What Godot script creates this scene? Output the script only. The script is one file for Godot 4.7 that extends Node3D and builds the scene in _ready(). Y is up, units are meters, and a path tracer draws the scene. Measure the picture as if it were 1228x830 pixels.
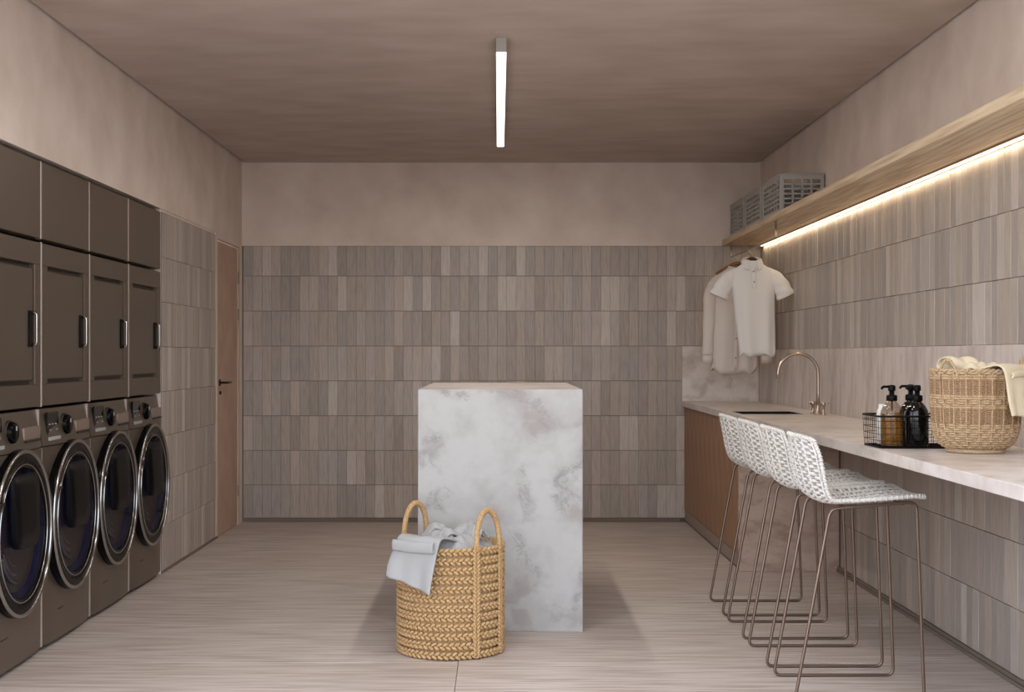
extends Node3D
# Laundry room: x right, y up, camera at the origin's floor point looking along -z.
# Depth into the room is written Z (positive); V(x, y, Z) turns it into a Vector3.

var M := {}
var taken := {}
var rng := RandomNumberGenerator.new()

const LW := -1.925      # face of the left wall
const RW := 1.9625      # face of the right wall
const BW := 10.25       # depth of the back wall
const CEIL := 2.694
const BAND := 2.069     # top of the tiled band
const TOP := 0.907      # counter height

func V(x: float, y: float, d: float) -> Vector3:
	return Vector3(x, y, -d)

# ------------------------------------------------------------------ naming
func numbered(called: String) -> String:
	var n: int = taken.get(called, 0)
	taken[called] = n + 1
	return called if n == 0 else "%s_%03d" % [called, n]

func tag(o: Node3D, label: String, category: String, group := "") -> Node3D:
	o.set_meta("label", label)
	o.set_meta("category", category)
	if group:
		o.set_meta("group", group)
	return o

func thing(called: String, label: String, category: String, at := Vector3.ZERO, turn := 0.0, group := "") -> Node3D:
	var o := Node3D.new()
	o.name = numbered(called)
	add_child(o)
	o.position = at
	o.rotation.y = turn
	tag(o, label, category, group)
	return o

func copy_of(src: Node3D, label: String, at: Vector3, turn := 0.0) -> Node3D:
	var r: Node3D = src.duplicate()
	r.name = numbered(String(src.name))
	add_child(r)
	r.position = at
	r.rotation.y = turn
	r.set_meta("label", label)
	return r

func commit(st: SurfaceTool) -> ArrayMesh:
	st.generate_normals()
	return st.commit()

func put(called: String, mesh: Mesh, m: Material, parent: Node3D, at := Vector3.ZERO) -> MeshInstance3D:
	var o := MeshInstance3D.new()
	o.mesh = mesh
	o.material_override = m
	o.position = at
	if parent == self:
		o.name = numbered(called)
		add_child(o)
	else:
		o.name = called
		parent.add_child(o, true)
	return o

func obj(called: String, st: SurfaceTool, m: Material, parent: Node3D = self, at := Vector3.ZERO) -> MeshInstance3D:
	return put(called, commit(st), m, parent, at)

func struct(called: String, st: SurfaceTool, m: Material, label: String, category: String) -> MeshInstance3D:
	var o := obj(called, st, m)
	o.set_meta("kind", "structure")
	tag(o, label, category)
	return o

# ------------------------------------------------------------------ shapes
func mb(smooth := false) -> SurfaceTool:
	var st := SurfaceTool.new()
	st.begin(Mesh.PRIMITIVE_TRIANGLES)
	st.set_smooth_group(0 if smooth else -1)
	return st

func quad(st: SurfaceTool, a: Vector3, b: Vector3, c: Vector3, d: Vector3) -> void:
	# a b c d run counter-clockwise seen from outside
	for p in [a, c, b, a, d, c]:
		st.add_vertex(p)

func tri(st: SurfaceTool, a: Vector3, b: Vector3, c: Vector3) -> void:
	for p in [a, c, b]:
		st.add_vertex(p)

func bx(st: SurfaceTool, c: Vector3, s: Vector3, bev := 0.0) -> void:
	st.set_smooth_group(-1)
	var h := s / 2
	var b := minf(bev, minf(h.x, minf(h.y, h.z)) * 0.9)
	var ax := [Vector3.RIGHT, Vector3.UP, Vector3.BACK]
	var hh := [h.x, h.y, h.z]
	for i in 3:
		var j := (i + 1) % 3
		var k := (i + 2) % 3
		for sg in [-1.0, 1.0]:
			var n: Vector3 = ax[i] * hh[i] * sg
			var u: Vector3 = ax[j] * (hh[j] - b)
			var v: Vector3 = ax[k] * (hh[k] - b)
			var p := [c + n - u - v, c + n + u - v, c + n + u + v, c + n - u + v]
			if sg > 0:
				quad(st, p[0], p[1], p[2], p[3])
			else:
				quad(st, p[3], p[2], p[1], p[0])
		if b > 0.0:
			for sj in [-1.0, 1.0]:
				for sk in [-1.0, 1.0]:
					var w: Vector3 = ax[i] * (hh[i] - b)
					var p1: Vector3 = c + ax[j] * hh[j] * sj + ax[k] * (hh[k] - b) * sk
					var p2: Vector3 = c + ax[j] * (hh[j] - b) * sj + ax[k] * hh[k] * sk
					_edge(st, p1, p2, w, c)
	if b > 0.0:
		for sx in [-1.0, 1.0]:
			for sy in [-1.0, 1.0]:
				for sz in [-1.0, 1.0]:
					var px: Vector3 = c + Vector3(h.x * sx, (h.y - b) * sy, (h.z - b) * sz)
					var py: Vector3 = c + Vector3((h.x - b) * sx, h.y * sy, (h.z - b) * sz)
					var pz: Vector3 = c + Vector3((h.x - b) * sx, (h.y - b) * sy, h.z * sz)
					if sx * sy * sz > 0:
						tri(st, px, py, pz)
					else:
						tri(st, px, pz, py)

func _edge(st: SurfaceTool, p1: Vector3, p2: Vector3, w: Vector3, c: Vector3) -> void:
	var n := (p2 - p1).cross(w)
	if n.dot((p1 + p2) / 2 - c) > 0:
		quad(st, p1 - w, p2 - w, p2 + w, p1 + w)
	else:
		quad(st, p1 + w, p2 + w, p2 - w, p1 - w)

# box from x0..x1, y0..y1, depth d0..d1
func bxr(st: SurfaceTool, x0: float, x1: float, y0: float, y1: float, d0: float, d1: float, bev := 0.0) -> void:
	bx(st, V((x0 + x1) / 2, (y0 + y1) / 2, (d0 + d1) / 2), Vector3(absf(x1 - x0), absf(y1 - y0), absf(d1 - d0)), bev)

# smooth patch: f(u, v) -> Vector3, u and v in 0..1
func patch(st: SurfaceTool, nu: int, nv: int, f: Callable, flip := false) -> void:
	st.set_smooth_group(0)
	var g := []
	for i in nu + 1:
		var row := PackedVector3Array()
		for j in nv + 1:
			row.append(f.call(float(i) / nu, float(j) / nv))
		g.append(row)
	for i in nu:
		for j in nv:
			if flip:
				quad(st, g[i][j], g[i][j + 1], g[i + 1][j + 1], g[i + 1][j])
			else:
				quad(st, g[i][j], g[i + 1][j], g[i + 1][j + 1], g[i][j + 1])

# cloth of some thickness round a middle surface
func sheet(st: SurfaceTool, nu: int, nv: int, f: Callable, th: float) -> void:
	st.set_smooth_group(0)
	var a := []
	var b := []
	for i in nu + 1:
		var ra := PackedVector3Array()
		var rb := PackedVector3Array()
		for j in nv + 1:
			var u := float(i) / nu
			var v := float(j) / nv
			var p: Vector3 = f.call(u, v)
			var du: Vector3 = f.call(minf(u + 0.01, 1.0), v) - f.call(maxf(u - 0.01, 0.0), v)
			var dv: Vector3 = f.call(u, minf(v + 0.01, 1.0)) - f.call(u, maxf(v - 0.01, 0.0))
			var n := du.cross(dv).normalized() * th / 2
			ra.append(p + n)
			rb.append(p - n)
		a.append(ra)
		b.append(rb)
	for i in nu:
		for j in nv:
			quad(st, a[i][j], a[i + 1][j], a[i + 1][j + 1], a[i][j + 1])
			quad(st, b[i][j], b[i][j + 1], b[i + 1][j + 1], b[i + 1][j])
	for i in nu:
		quad(st, b[i][0], b[i + 1][0], a[i + 1][0], a[i][0])
		quad(st, a[i][nv], a[i + 1][nv], b[i + 1][nv], b[i][nv])
	for j in nv:
		quad(st, a[0][j], a[0][j + 1], b[0][j + 1], b[0][j])
		quad(st, b[nu][j], b[nu][j + 1], a[nu][j + 1], a[nu][j])

# tube along points; flat > 0 squashes the section along the frame's second axis
func tube(st: SurfaceTool, pts: Array, r: float, sides := 8, closed := false, r_end := -1.0) -> void:
	st.set_smooth_group(0)
	var n := pts.size()
	var rings := []
	var up := Vector3.UP
	for i in n:
		var a: Vector3 = pts[(i - 1 + n) % n] if closed else pts[maxi(i - 1, 0)]
		var b: Vector3 = pts[(i + 1) % n] if closed else pts[mini(i + 1, n - 1)]
		var t := (b - a).normalized()
		if i == 0:
			up = Vector3.UP if absf(t.y) < 0.9 else Vector3.RIGHT
		var s := t.cross(up).normalized()
		up = s.cross(t).normalized()
		var rr := r if r_end < 0.0 else lerpf(r, r_end, float(i) / (n - 1))
		var ring := PackedVector3Array()
		for k in sides:
			var an := TAU * k / sides
			ring.append(pts[i] + (s * cos(an) + up * sin(an)) * rr)
		rings.append(ring)
	var m := n if closed else n - 1
	for i in m:
		var p: PackedVector3Array = rings[i]
		var q: PackedVector3Array = rings[(i + 1) % n]
		var off := 0
		if closed and i == n - 1:
			var best := 1e9
			for o in sides:
				var dd: float = p[0].distance_to(q[o])
				if dd < best:
					best = dd
					off = o
		for k in sides:
			var k2 := (k + 1) % sides
			quad(st, p[k], p[k2], q[(k2 + off) % sides], q[(k + off) % sides])
	if not closed:
		for k in sides:
			var k2 := (k + 1) % sides
			tri(st, pts[0], rings[0][k2], rings[0][k])
			tri(st, pts[n - 1], rings[n - 1][k], rings[n - 1][k2])

# profile of Vector2(radius, height), turned round the y axis at c
func lathe(st: SurfaceTool, prof: Array, n := 32, c := Vector3.ZERO, smooth := true) -> void:
	st.set_smooth_group(0 if smooth else -1)
	for i in prof.size() - 1:
		var a: Vector2 = prof[i]
		var b: Vector2 = prof[i + 1]
		for k in n:
			var t0 := TAU * k / n
			var t1 := TAU * (k + 1) / n
			var d0 := Vector3(cos(t0), 0, -sin(t0))
			var d1 := Vector3(cos(t1), 0, -sin(t1))
			var p0 := c + d0 * a.x + Vector3.UP * a.y
			var p1 := c + d1 * a.x + Vector3.UP * a.y
			var q0 := c + d0 * b.x + Vector3.UP * b.y
			var q1 := c + d1 * b.x + Vector3.UP * b.y
			if a.x > 1e-6 and b.x > 1e-6:
				quad(st, p0, p1, q1, q0)
			elif b.x > 1e-6:
				tri(st, p0, q1, q0)
			elif a.x > 1e-6:
				tri(st, p0, p1, q0)

# the same turned round an axis along +x (height becomes x)
func lathe_x(st: SurfaceTool, prof: Array, n: int, c: Vector3, from := 0.0, to := TAU) -> void:
	st.set_smooth_group(0)
	for i in prof.size() - 1:
		var a: Vector2 = prof[i]
		var b: Vector2 = prof[i + 1]
		for k in n:
			var t0 := from + (to - from) * k / n
			var t1 := from + (to - from) * (k + 1) / n
			var d0 := Vector3(0, cos(t0), sin(t0))
			var d1 := Vector3(0, cos(t1), sin(t1))
			var p0 := c + d0 * a.x + Vector3.RIGHT * a.y
			var p1 := c + d1 * a.x + Vector3.RIGHT * a.y
			var q0 := c + d0 * b.x + Vector3.RIGHT * b.y
			var q1 := c + d1 * b.x + Vector3.RIGHT * b.y
			if a.x > 1e-6 and b.x > 1e-6:
				quad(st, p0, p1, q1, q0)
			elif b.x > 1e-6:
				tri(st, p0, q1, q0)
			elif a.x > 1e-6:
				tri(st, p0, p1, q0)

# polyline with its corners rounded
func rounded(pts: Array, r: float, seg := 5, closed := false) -> Array:
	var out := []
	var n := pts.size()
	for i in n:
		var p: Vector3 = pts[i]
		if not closed and (i == 0 or i == n - 1):
			out.append(p)
			continue
		var a: Vector3 = pts[(i - 1 + n) % n]
		var b: Vector3 = pts[(i + 1) % n]
		var pa := p + (a - p).normalized() * minf(r, (a - p).length() * 0.45)
		var pb := p + (b - p).normalized() * minf(r, (b - p).length() * 0.45)
		for k in seg + 1:
			var t := float(k) / seg
			out.append(pa.lerp(p, t).lerp(p.lerp(pb, t), t))
	return out

func spline(pts: Array, t: float):
	var n := pts.size() - 1
	var x := clampf(t, 0.0, 1.0) * n
	var i := mini(int(x), n - 1)
	var f := x - i
	var p0 = pts[maxi(i - 1, 0)]
	var p1 = pts[i]
	var p2 = pts[i + 1]
	var p3 = pts[mini(i + 2, n)]
	return 0.5 * ((2.0 * p1) + (p2 - p0) * f + (2.0 * p0 - 5.0 * p1 + 4.0 * p2 - p3) * f * f + (3.0 * p1 - p0 - 3.0 * p2 + p3) * f * f * f)

# ------------------------------------------------------------------ materials
func noise(sd: int, freq: float, oct := 4, kind := FastNoiseLite.TYPE_SIMPLEX_SMOOTH) -> FastNoiseLite:
	var n := FastNoiseLite.new()
	n.seed = sd
	n.noise_type = kind
	n.frequency = freq
	n.fractal_octaves = oct
	return n

func ntex(sd: int, freq: float, stops: Array, size := 512, oct := 4) -> NoiseTexture2D:
	var t := NoiseTexture2D.new()
	t.width = size
	t.height = size
	t.seamless = true
	t.noise = noise(sd, freq, oct)
	var g := Gradient.new()
	var off := PackedFloat32Array()
	var col := PackedColorArray()
	for s in stops:
		off.append(s[0])
		col.append(s[1])
	g.offsets = off
	g.colors = col
	t.color_ramp = g
	return t

func ntex_normal(sd: int, freq: float, strength: float, size := 512, oct := 4) -> NoiseTexture2D:
	var t := NoiseTexture2D.new()
	t.width = size
	t.height = size
	t.seamless = true
	t.noise = noise(sd, freq, oct)
	t.as_normal_map = true
	t.bump_strength = strength
	return t

func grey(v: float) -> Color:
	return Color(v, v, v)

func mat(called: String, c: Color, rough: float, metal := 0.0) -> StandardMaterial3D:
	var m := StandardMaterial3D.new()
	m.resource_name = called
	m.albedo_color = c
	m.roughness = rough
	m.metallic = metal
	M[called] = m
	return m

func textured(called: String, c: Color, rough: float, tex: Texture2D, scale: Vector3, normal: Texture2D = null, nscale := 0.3, world := true) -> StandardMaterial3D:
	var m := mat(called, c, rough)
	m.albedo_texture = tex
	m.uv1_triplanar = true
	m.uv1_world_triplanar = world
	m.uv1_scale = scale
	m.uv1_triplanar_sharpness = 8.0
	if normal:
		m.normal_enabled = true
		m.normal_texture = normal
		m.normal_scale = nscale
	return m

# clouded stone with soft veins: base, cloud and vein colours
func stone_texture(sd: int, size: int, base: Color, cloud: Color, vein: Color, spots: Color, vein_amount: float, spot_amount: float) -> ImageTexture:
	var n1 := noise(sd, 3.0 / size, 5).get_seamless_image(size, size)
	var nv := noise(sd + 1, 2.2 / size, 5)
	nv.domain_warp_enabled = true
	nv.domain_warp_amplitude = 0.25 * size
	nv.domain_warp_frequency = 2.5 / size
	var n2 := nv.get_seamless_image(size, size)
	var n3 := noise(sd + 2, 9.0 / size, 5).get_seamless_image(size, size)
	var n4 := noise(sd + 3, 26.0 / size, 4).get_seamless_image(size, size)
	n4.convert(Image.FORMAT_L8)
	var d4 := n4.get_data()
	n1.convert(Image.FORMAT_L8)
	n2.convert(Image.FORMAT_L8)
	n3.convert(Image.FORMAT_L8)
	var d1 := n1.get_data()
	var d2 := n2.get_data()
	var d3 := n3.get_data()
	var out := PackedByteArray()
	out.resize(size * size * 3)
	for i in size * size:
		var a := d1[i] / 255.0
		var b := absf(d2[i] / 255.0 - 0.5) * 2.0
		var e := d3[i] / 255.0
		var c := base.lerp(cloud, clampf(smoothstep(0.3, 0.72, a * 0.5 + e * 0.5) + (d4[i] / 255.0 - 0.5) * 0.6, 0.0, 1.3))
		var vv := clampf(1.0 - b / 0.16, 0.0, 1.0)
		c = c.lerp(vein, vv * vv * vein_amount * smoothstep(0.25, 0.7, e))
		c = c.lerp(spots, smoothstep(0.58, 0.8, a) * smoothstep(0.45, 0.7, e) * spot_amount)
		out[i * 3] = int(clampf(c.r, 0, 1) * 255)
		out[i * 3 + 1] = int(clampf(c.g, 0, 1) * 255)
		out[i * 3 + 2] = int(clampf(c.b, 0, 1) * 255)
	return ImageTexture.create_from_image(Image.create_from_data(size, size, false, Image.FORMAT_RGB8, out))

func make_materials() -> void:
	var t_plaster := ntex(3, 0.009, [[0.0, Color(0.90, 0.88, 0.865)], [0.5, Color(0.955, 0.945, 0.935)], [1.0, Color(1, 1, 1)]], 512, 6)
	var t_streak := ntex(7, 0.02, [[0.0, Color(0.86, 0.85, 0.84)], [0.45, Color(0.94, 0.935, 0.93)], [1.0, Color(1, 1, 1)]], 512, 5)
	var t_floor := ntex(11, 0.014, [[0.0, Color(0.79, 0.76, 0.74)], [0.38, Color(0.885, 0.865, 0.85)], [0.55, Color(0.945, 0.935, 0.925)], [1.0, Color(1, 1, 1)]], 1024, 5)
	var t_grain := ntex(19, 0.012, [[0.0, Color(0.74, 0.69, 0.63)], [0.45, Color(0.88, 0.86, 0.83)], [1.0, Color(1, 1, 1)]], 512, 6)
	var n_fine := ntex_normal(23, 0.03, 6.0, 512, 5)
	var n_soft := ntex_normal(29, 0.008, 5.0, 512, 4)

	textured("plaster", Color(0.93, 0.88, 0.845), 0.85, t_plaster, Vector3(0.45, 0.45, 0.45), n_soft, 0.15)
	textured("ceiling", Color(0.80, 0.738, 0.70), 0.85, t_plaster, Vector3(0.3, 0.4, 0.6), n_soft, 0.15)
	textured("floor", Color(0.83, 0.79, 0.765), 0.5, t_floor, Vector3(0.13, 1.0, 2.1), n_fine, 0.08)
	textured("floor_b", Color(0.815, 0.772, 0.745), 0.5, t_floor, Vector3(0.12, 1.0, 2.2), n_fine, 0.08)
	M.floor_b.uv1_offset = Vector3(0.37, 0, 0.41)
	mat("grout", Color(0.40, 0.36, 0.33), 0.95)
	var tones := [Color(0.710, 0.670, 0.642), Color(0.760, 0.720, 0.692), Color(0.672, 0.633, 0.603), Color(0.815, 0.782, 0.756), Color(0.728, 0.683, 0.642), Color(0.691, 0.657, 0.635), Color(0.778, 0.733, 0.692), Color(0.741, 0.708, 0.686)]
	for i in tones.size():
		var m := textured("tile%d" % i, tones[i], 0.42, t_streak, Vector3(7.0, 0.5, 7.0), n_soft, 0.06)
		m.uv1_offset = Vector3(0.13 * i, 0.29 * i, 0.17 * i)
	var marble := stone_texture(41, 768, Color(0.72, 0.72, 0.715), Color(0.672, 0.665, 0.662), Color(0.54, 0.525, 0.52), Color(0.60, 0.57, 0.555), 0.8, 0.7)
	var pink := stone_texture(53, 768, Color(0.80, 0.75, 0.72), Color(0.72, 0.66, 0.625), Color(0.60, 0.53, 0.49), Color(0.66, 0.57, 0.52), 0.6, 0.7)
	var pale := stone_texture(59, 768, Color(0.89, 0.865, 0.85), Color(0.80, 0.765, 0.745), Color(0.68, 0.63, 0.60), Color(0.74, 0.68, 0.65), 0.6, 0.6)
	textured("marble", Color(1, 1, 1), 0.3, marble, Vector3(0.55, 0.55, 0.55)).uv1_offset = Vector3(0.31, 0.12, 0.2)
	textured("counter_stone", Color(0.99, 0.985, 0.98), 0.28, pale, Vector3(0.5, 0.5, 0.5))
	textured("panel_stone", Color(0.97, 0.92, 0.88), 0.4, pink, Vector3(0.5, 1.0, 0.5))
	textured("splash_stone", Color(0.95, 0.93, 0.92), 0.35, pale, Vector3(1.3, 0.3, 1.3))
	textured("cabinet_wood", Color(0.70, 0.55, 0.44), 0.5, t_grain, Vector3(5.0, 0.4, 5.0), n_fine, 0.08)
	textured("shelf_wood", Color(0.92, 0.84, 0.73), 0.55, t_grain, Vector3(5.0, 5.0, 0.2), n_fine, 0.08)
	textured("door_paint", Color(0.79, 0.68, 0.61), 0.6, t_plaster, Vector3(0.6, 0.6, 0.6))
	textured("dark_wood", Color(0.30, 0.17, 0.10), 0.4, t_grain, Vector3(3, 12, 12))
	textured("tan_wood", Color(0.62, 0.42, 0.27), 0.45, t_grain, Vector3(3, 12, 12))
	mat("trim_dark", Color(0.47, 0.42, 0.385), 0.6)
	mat("trim_pale", Color(0.62, 0.56, 0.52), 0.6)
	textured("terrace", Color(0.74, 0.72, 0.69), 0.8, t_plaster, Vector3(0.5, 0.5, 0.5))
	mat("bronze", Color(0.46, 0.415, 0.37), 0.36, 0.75)
	mat("bronze_dark", Color(0.20, 0.175, 0.155), 0.4, 0.6)
	mat("bronze_pale", Color(0.66, 0.59, 0.545), 0.35, 0.7)
	mat("chrome", Color(0.66, 0.655, 0.65), 0.18, 1.0)
	mat("nickel", Color(0.72, 0.66, 0.61), 0.28, 1.0)
	mat("silver_trim", Color(0.74, 0.69, 0.655), 0.4, 0.6)
	mat("stool_steel", Color(0.50, 0.43, 0.385), 0.35, 0.85)
	mat("black_gloss", Color(0.022, 0.022, 0.028), 0.18)
	mat("black_satin", Color(0.03, 0.03, 0.033), 0.42)
	M.black_gloss.metallic_specular = 0.2
	M.black_satin.metallic_specular = 0.25
	mat("navy", Color(0.03, 0.05, 0.23), 0.25)
	mat("drum_steel", Color(0.55, 0.55, 0.57), 0.3, 0.9)
	var g := mat("door_glass", Color(0.02, 0.035, 0.13, 0.35), 0.04)
	g.transparency = BaseMaterial3D.TRANSPARENCY_ALPHA
	g.metallic_specular = 0.1
	mat("display", Color(0.015, 0.017, 0.02), 0.1)
	mat("display_ink", Color(0.62, 0.64, 0.64), 0.5)
	mat("white_cord", Color(0.86, 0.85, 0.83), 0.6)
	mat("steel_dark", Color(0.10, 0.10, 0.105), 0.3, 0.6)
	mat("grey_plastic", Color(0.66, 0.65, 0.63), 0.5)
	var t_cloth := ntex(61, 0.12, [[0.0, grey(0.88)], [1.0, grey(1.0)]], 256, 3)
	textured("towel", Color(0.715, 0.72, 0.72), 0.95, t_cloth, Vector3(14, 14, 14), n_fine, 0.25)
	textured("cream_cloth", Color(0.90, 0.85, 0.74), 0.95, t_cloth, Vector3(14, 14, 14), n_fine, 0.25)
	textured("polo", Color(0.94, 0.935, 0.93), 0.9, t_cloth, Vector3(10, 10, 10), n_fine, 0.12)
	textured("linen", Color(0.91, 0.87, 0.845), 0.92, t_cloth, Vector3(10, 30, 10), n_fine, 0.2)
	for k in ["towel", "cream_cloth", "polo", "linen"]:
		M[k].rim_enabled = true
		M[k].rim = 0.2
	var t_rush := ntex(67, 0.05, [[0.0, Color(0.68, 0.62, 0.54)], [0.5, Color(0.9, 0.88, 0.84)], [1.0, Color(1, 1, 1)]], 256, 4)
	textured("rush", Color(0.84, 0.71, 0.535), 0.7, t_rush, Vector3(9, 9, 9))
	textured("wicker", Color(0.80, 0.70, 0.575), 0.65, t_rush, Vector3(12, 12, 12))
	textured("wicker_shaded", Color(0.69, 0.575, 0.455), 0.75, t_rush, Vector3(12, 12, 12))  # same wicker, darkened to paint the shade between stakes in open bands
	var am := mat("amber_glass", Color(0.42, 0.30, 0.16, 0.35), 0.05)
	am.transparency = BaseMaterial3D.TRANSPARENCY_ALPHA
	var aq := mat("amber_liquid", Color(0.80, 0.58, 0.16, 0.25), 0.06)
	aq.transparency = BaseMaterial3D.TRANSPARENCY_ALPHA
	aq.refraction_enabled = true
	aq.refraction_scale = 0.033
	mat("dark_glass", Color(0.012, 0.014, 0.022), 0.08)
	mat("button", Color(0.50, 0.47, 0.45), 0.4)
	mat("white_plastic", Color(0.85, 0.84, 0.82), 0.5)
	var lm := mat("lamp_glow", Color(1, 1, 1), 0.5)
	lm.emission_enabled = true
	lm.emission = Color(1.0, 0.965, 0.93)
	lm.emission_energy_multiplier = 2.2
	var le := mat("led_glow", Color(1, 1, 1), 0.5)
	le.emission_enabled = true
	le.emission = Color(1.0, 0.90, 0.76)
	le.emission_energy_multiplier = 2.6

# ------------------------------------------------------------------ start
func _ready() -> void:
	rng.seed = 4711
	# camera: focal length 1640 px of an 830 px high frame, lens shifted by (16, 11) px
	var cam := Camera3D.new()
	cam.name = "camera"
	cam.projection = Camera3D.PROJECTION_FRUSTUM
	cam.near = 0.05
	cam.far = 60.0
	cam.size = 0.05 * 830.0 / 1640.0
	cam.frustum_offset = Vector2(0.05 * 16.0 / 1640.0, 0.05 * 11.0 / 1640.0)
	cam.position = Vector3(0, 1.25, 0)
	add_child(cam)
	cam.current = true
	# overcast daylight, seen only through the wide doorway behind the camera
	var env := Environment.new()
	var sky := Sky.new()
	var sm := ProceduralSkyMaterial.new()
	sm.sky_top_color = Color(0.86, 0.90, 0.96)
	sm.sky_horizon_color = Color(0.95, 0.95, 0.96)
	sm.ground_horizon_color = Color(0.80, 0.78, 0.76)
	sm.ground_bottom_color = Color(0.74, 0.72, 0.70)
	sm.sun_angle_max = 0.0
	sm.sky_energy_multiplier = 1.86
	sm.ground_energy_multiplier = 1.86
	sky.sky_material = sm
	env.background_mode = Environment.BG_SKY
	env.sky = sky
	env.tonemap_mode = Environment.TONE_MAPPER_LINEAR
	env.tonemap_exposure = 1.0
	env.sdfgi_enabled = true
	env.ssao_enabled = true
	env.ssil_enabled = true
	var we := WorldEnvironment.new()
	we.name = "environment"
	we.environment = env
	add_child(we)

	make_materials()
	build_shell()
	build_tiles()
	build_machines()
	build_counter()
	build_island()
	build_shelf()
	build_ceiling_lamp()
	build_panels()
	build_stools()
	build_floor_basket()
	build_shirts()
	build_counter_things()

# ------------------------------------------------------------------ room
func build_shell() -> void:
	# floor: wide boards on a slab
	var st := mb()
	bxr(st, -2.85, 2.2, -0.16, -0.02, 2.95, 10.5)
	var fl := struct("floor", st, M.grout, "pale ash-toned wood floor of wide boards laid across the room", "floor")
	for k in range(-4, 6):
		var d0 := maxf(5.56 + 0.78 * k, 2.95)
		var d1 := 5.56 + 0.78 * (k + 1)
		var b1 := mb()
		bxr(b1, -2.66, -0.165, -0.02, 0.0, d0 + 0.001, d1 - 0.001, 0.0012)
		obj("floor_board", b1, M.floor if k % 2 == 0 else M.floor_b, fl)
		var b2 := mb()
		bxr(b2, -0.163, 1.975, -0.02, 0.0, d0 + 0.001, d1 - 0.001, 0.0012)
		obj("floor_board", b2, M.floor_b if k % 2 == 0 else M.floor, fl)
	# ceiling slab with a shadow gap along the side walls, roof deck above
	st = mb()
	bxr(st, LW + 0.02, RW - 0.02, CEIL, CEIL + 0.05, 3.1, BW + 0.02)
	var ce := struct("ceiling", st, M.ceiling, "brownish pink plaster ceiling with a narrow shadow gap along the walls", "ceiling")
	st = mb()
	bxr(st, -2.85, 2.2, CEIL + 0.05, CEIL + 0.25, 3.1, 10.5)
	obj("roof_deck", st, M.plaster, ce)
	# back wall: plaster above, recessed bedding for the tiles below
	st = mb()
	bxr(st, -2.2, 2.2, BAND, CEIL + 0.05, BW, BW + 0.2)
	bxr(st, LW - 0.005, RW + 0.005, 0.0, BAND, BW + 0.006, BW + 0.2)
	var wb := struct("wall_back", st, M.plaster, "back wall, pink plaster above grey-taupe stacked tiles", "wall")
	st = mb()
	bxr(st, LW, RW, 0.0, BAND, BW + 0.004, BW + 0.007)
	obj("tile_bedding", st, M.grout, wb)
	# left wall: plaster over the machines, bedding behind the tiles, jambs round the door
	st = mb()
	bxr(st, LW - 0.15, LW, BAND + 0.018, CEIL + 0.05, 4.94, BW)
	bxr(st, LW - 0.15, LW, 2.6, CEIL + 0.05, 3.1, 4.94)
	bxr(st, LW - 0.15, LW, 0.0, 2.6, 3.1, 3.2)
	bxr(st, LW - 0.15, LW, 0.0, 0.1, 3.2, 4.94)
	bxr(st, LW - 0.15, LW, 0.0, BAND + 0.018, 4.94, 5.06)
	bxr(st, LW - 0.15, LW, BAND - 0.02, BAND + 0.018, 9.30, BW)
	bxr(st, LW - 0.15, LW, 0.0, BAND - 0.02, 9.30, 9.36)
	bxr(st, LW - 0.15, LW, 0.0, BAND - 0.02, 10.10, BW)
	bxr(st, LW - 0.15, LW - 0.006, 0.0, BAND + 0.018, 7.815, 9.30)
	bxr(st, -2.72, -2.66, 0.0, BAND + 0.1, 5.0, 7.9)
	bxr(st, -2.72, LW - 0.15, 0.0, BAND + 0.1, 4.98, 5.06)
	bxr(st, -2.72, LW - 0.15, 0.0, BAND + 0.1, 7.815, 7.9)
	bxr(st, -2.72, LW - 0.15, BAND + 0.06, BAND + 0.12, 5.0, 7.9)
	var wl := struct("wall_left", st, M.plaster, "left wall with pink plaster, a niche for the machines and a strip of tiles", "wall")
	st = mb()
	bxr(st, LW - 0.007, LW - 0.004, 0.0, BAND + 0.001, 7.816, 9.299)
	obj("tile_bedding", st, M.grout, wl)
	# window in the left wall, just outside the picture: its light falls on the right wall and counter
	st = mb()
	for d in [3.215, 4.07, 4.925]:
		bxr(st, LW - 0.10, LW - 0.05, 0.1, 2.6, d - 0.015, d + 0.015, 0.003)
	bxr(st, LW - 0.10, LW - 0.05, 0.1, 0.13, 3.2, 4.94, 0.003)
	bxr(st, LW - 0.10, LW - 0.05, 2.57, 2.6, 3.2, 4.94, 0.003)
	struct("window_1", st, M.trim_dark, "tall window frame in the near end of the left wall, outside the picture", "window")
	# right wall
	st = mb()
	bxr(st, RW, RW + 0.15, BAND, CEIL + 0.05, 3.1, BW)
	bxr(st, RW + 0.006, RW + 0.15, 0.0, BAND, 3.1, BW)
	var wr := struct("wall_right", st, M.plaster, "right wall, plaster above the shelf and stacked tiles below", "wall")
	st = mb()
	bxr(st, RW + 0.004, RW + 0.007, 0.0, BAND, 3.15, BW)
	obj("tile_bedding", st, M.grout, wr)
	# front wall: a wide doorway folded fully open to the terrace on which the camera stands
	st = mb()
	bxr(st, -4.2, -1.86, 0.0, CEIL + 0.25, 2.95, 3.1)
	bxr(st, 1.9, 4.2, 0.0, CEIL + 0.25, 2.95, 3.1)
	bxr(st, -1.86, 1.9, 2.62, CEIL + 0.25, 2.95, 3.1)
	struct("wall_front", st, M.plaster, "front wall with a wide open doorway to the terrace", "wall")
	st = mb()
	bxr(st, -14.0, 14.0, -0.16, -0.004, -14.0, 2.95)
	struct("terrace", st, M.terrace, "pale stone terrace outside the open doorway, behind the camera", "terrace")
	# door in the left wall
	st = mb()
	bxr(st, LW - 0.05, LW - 0.004, 0.004, BAND - 0.034, 9.366, 10.094, 0.002)
	var dr := struct("door_1", st, M.door_paint, "flush pinkish brown door at the far end of the left wall", "door")
	st = mb()
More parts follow.
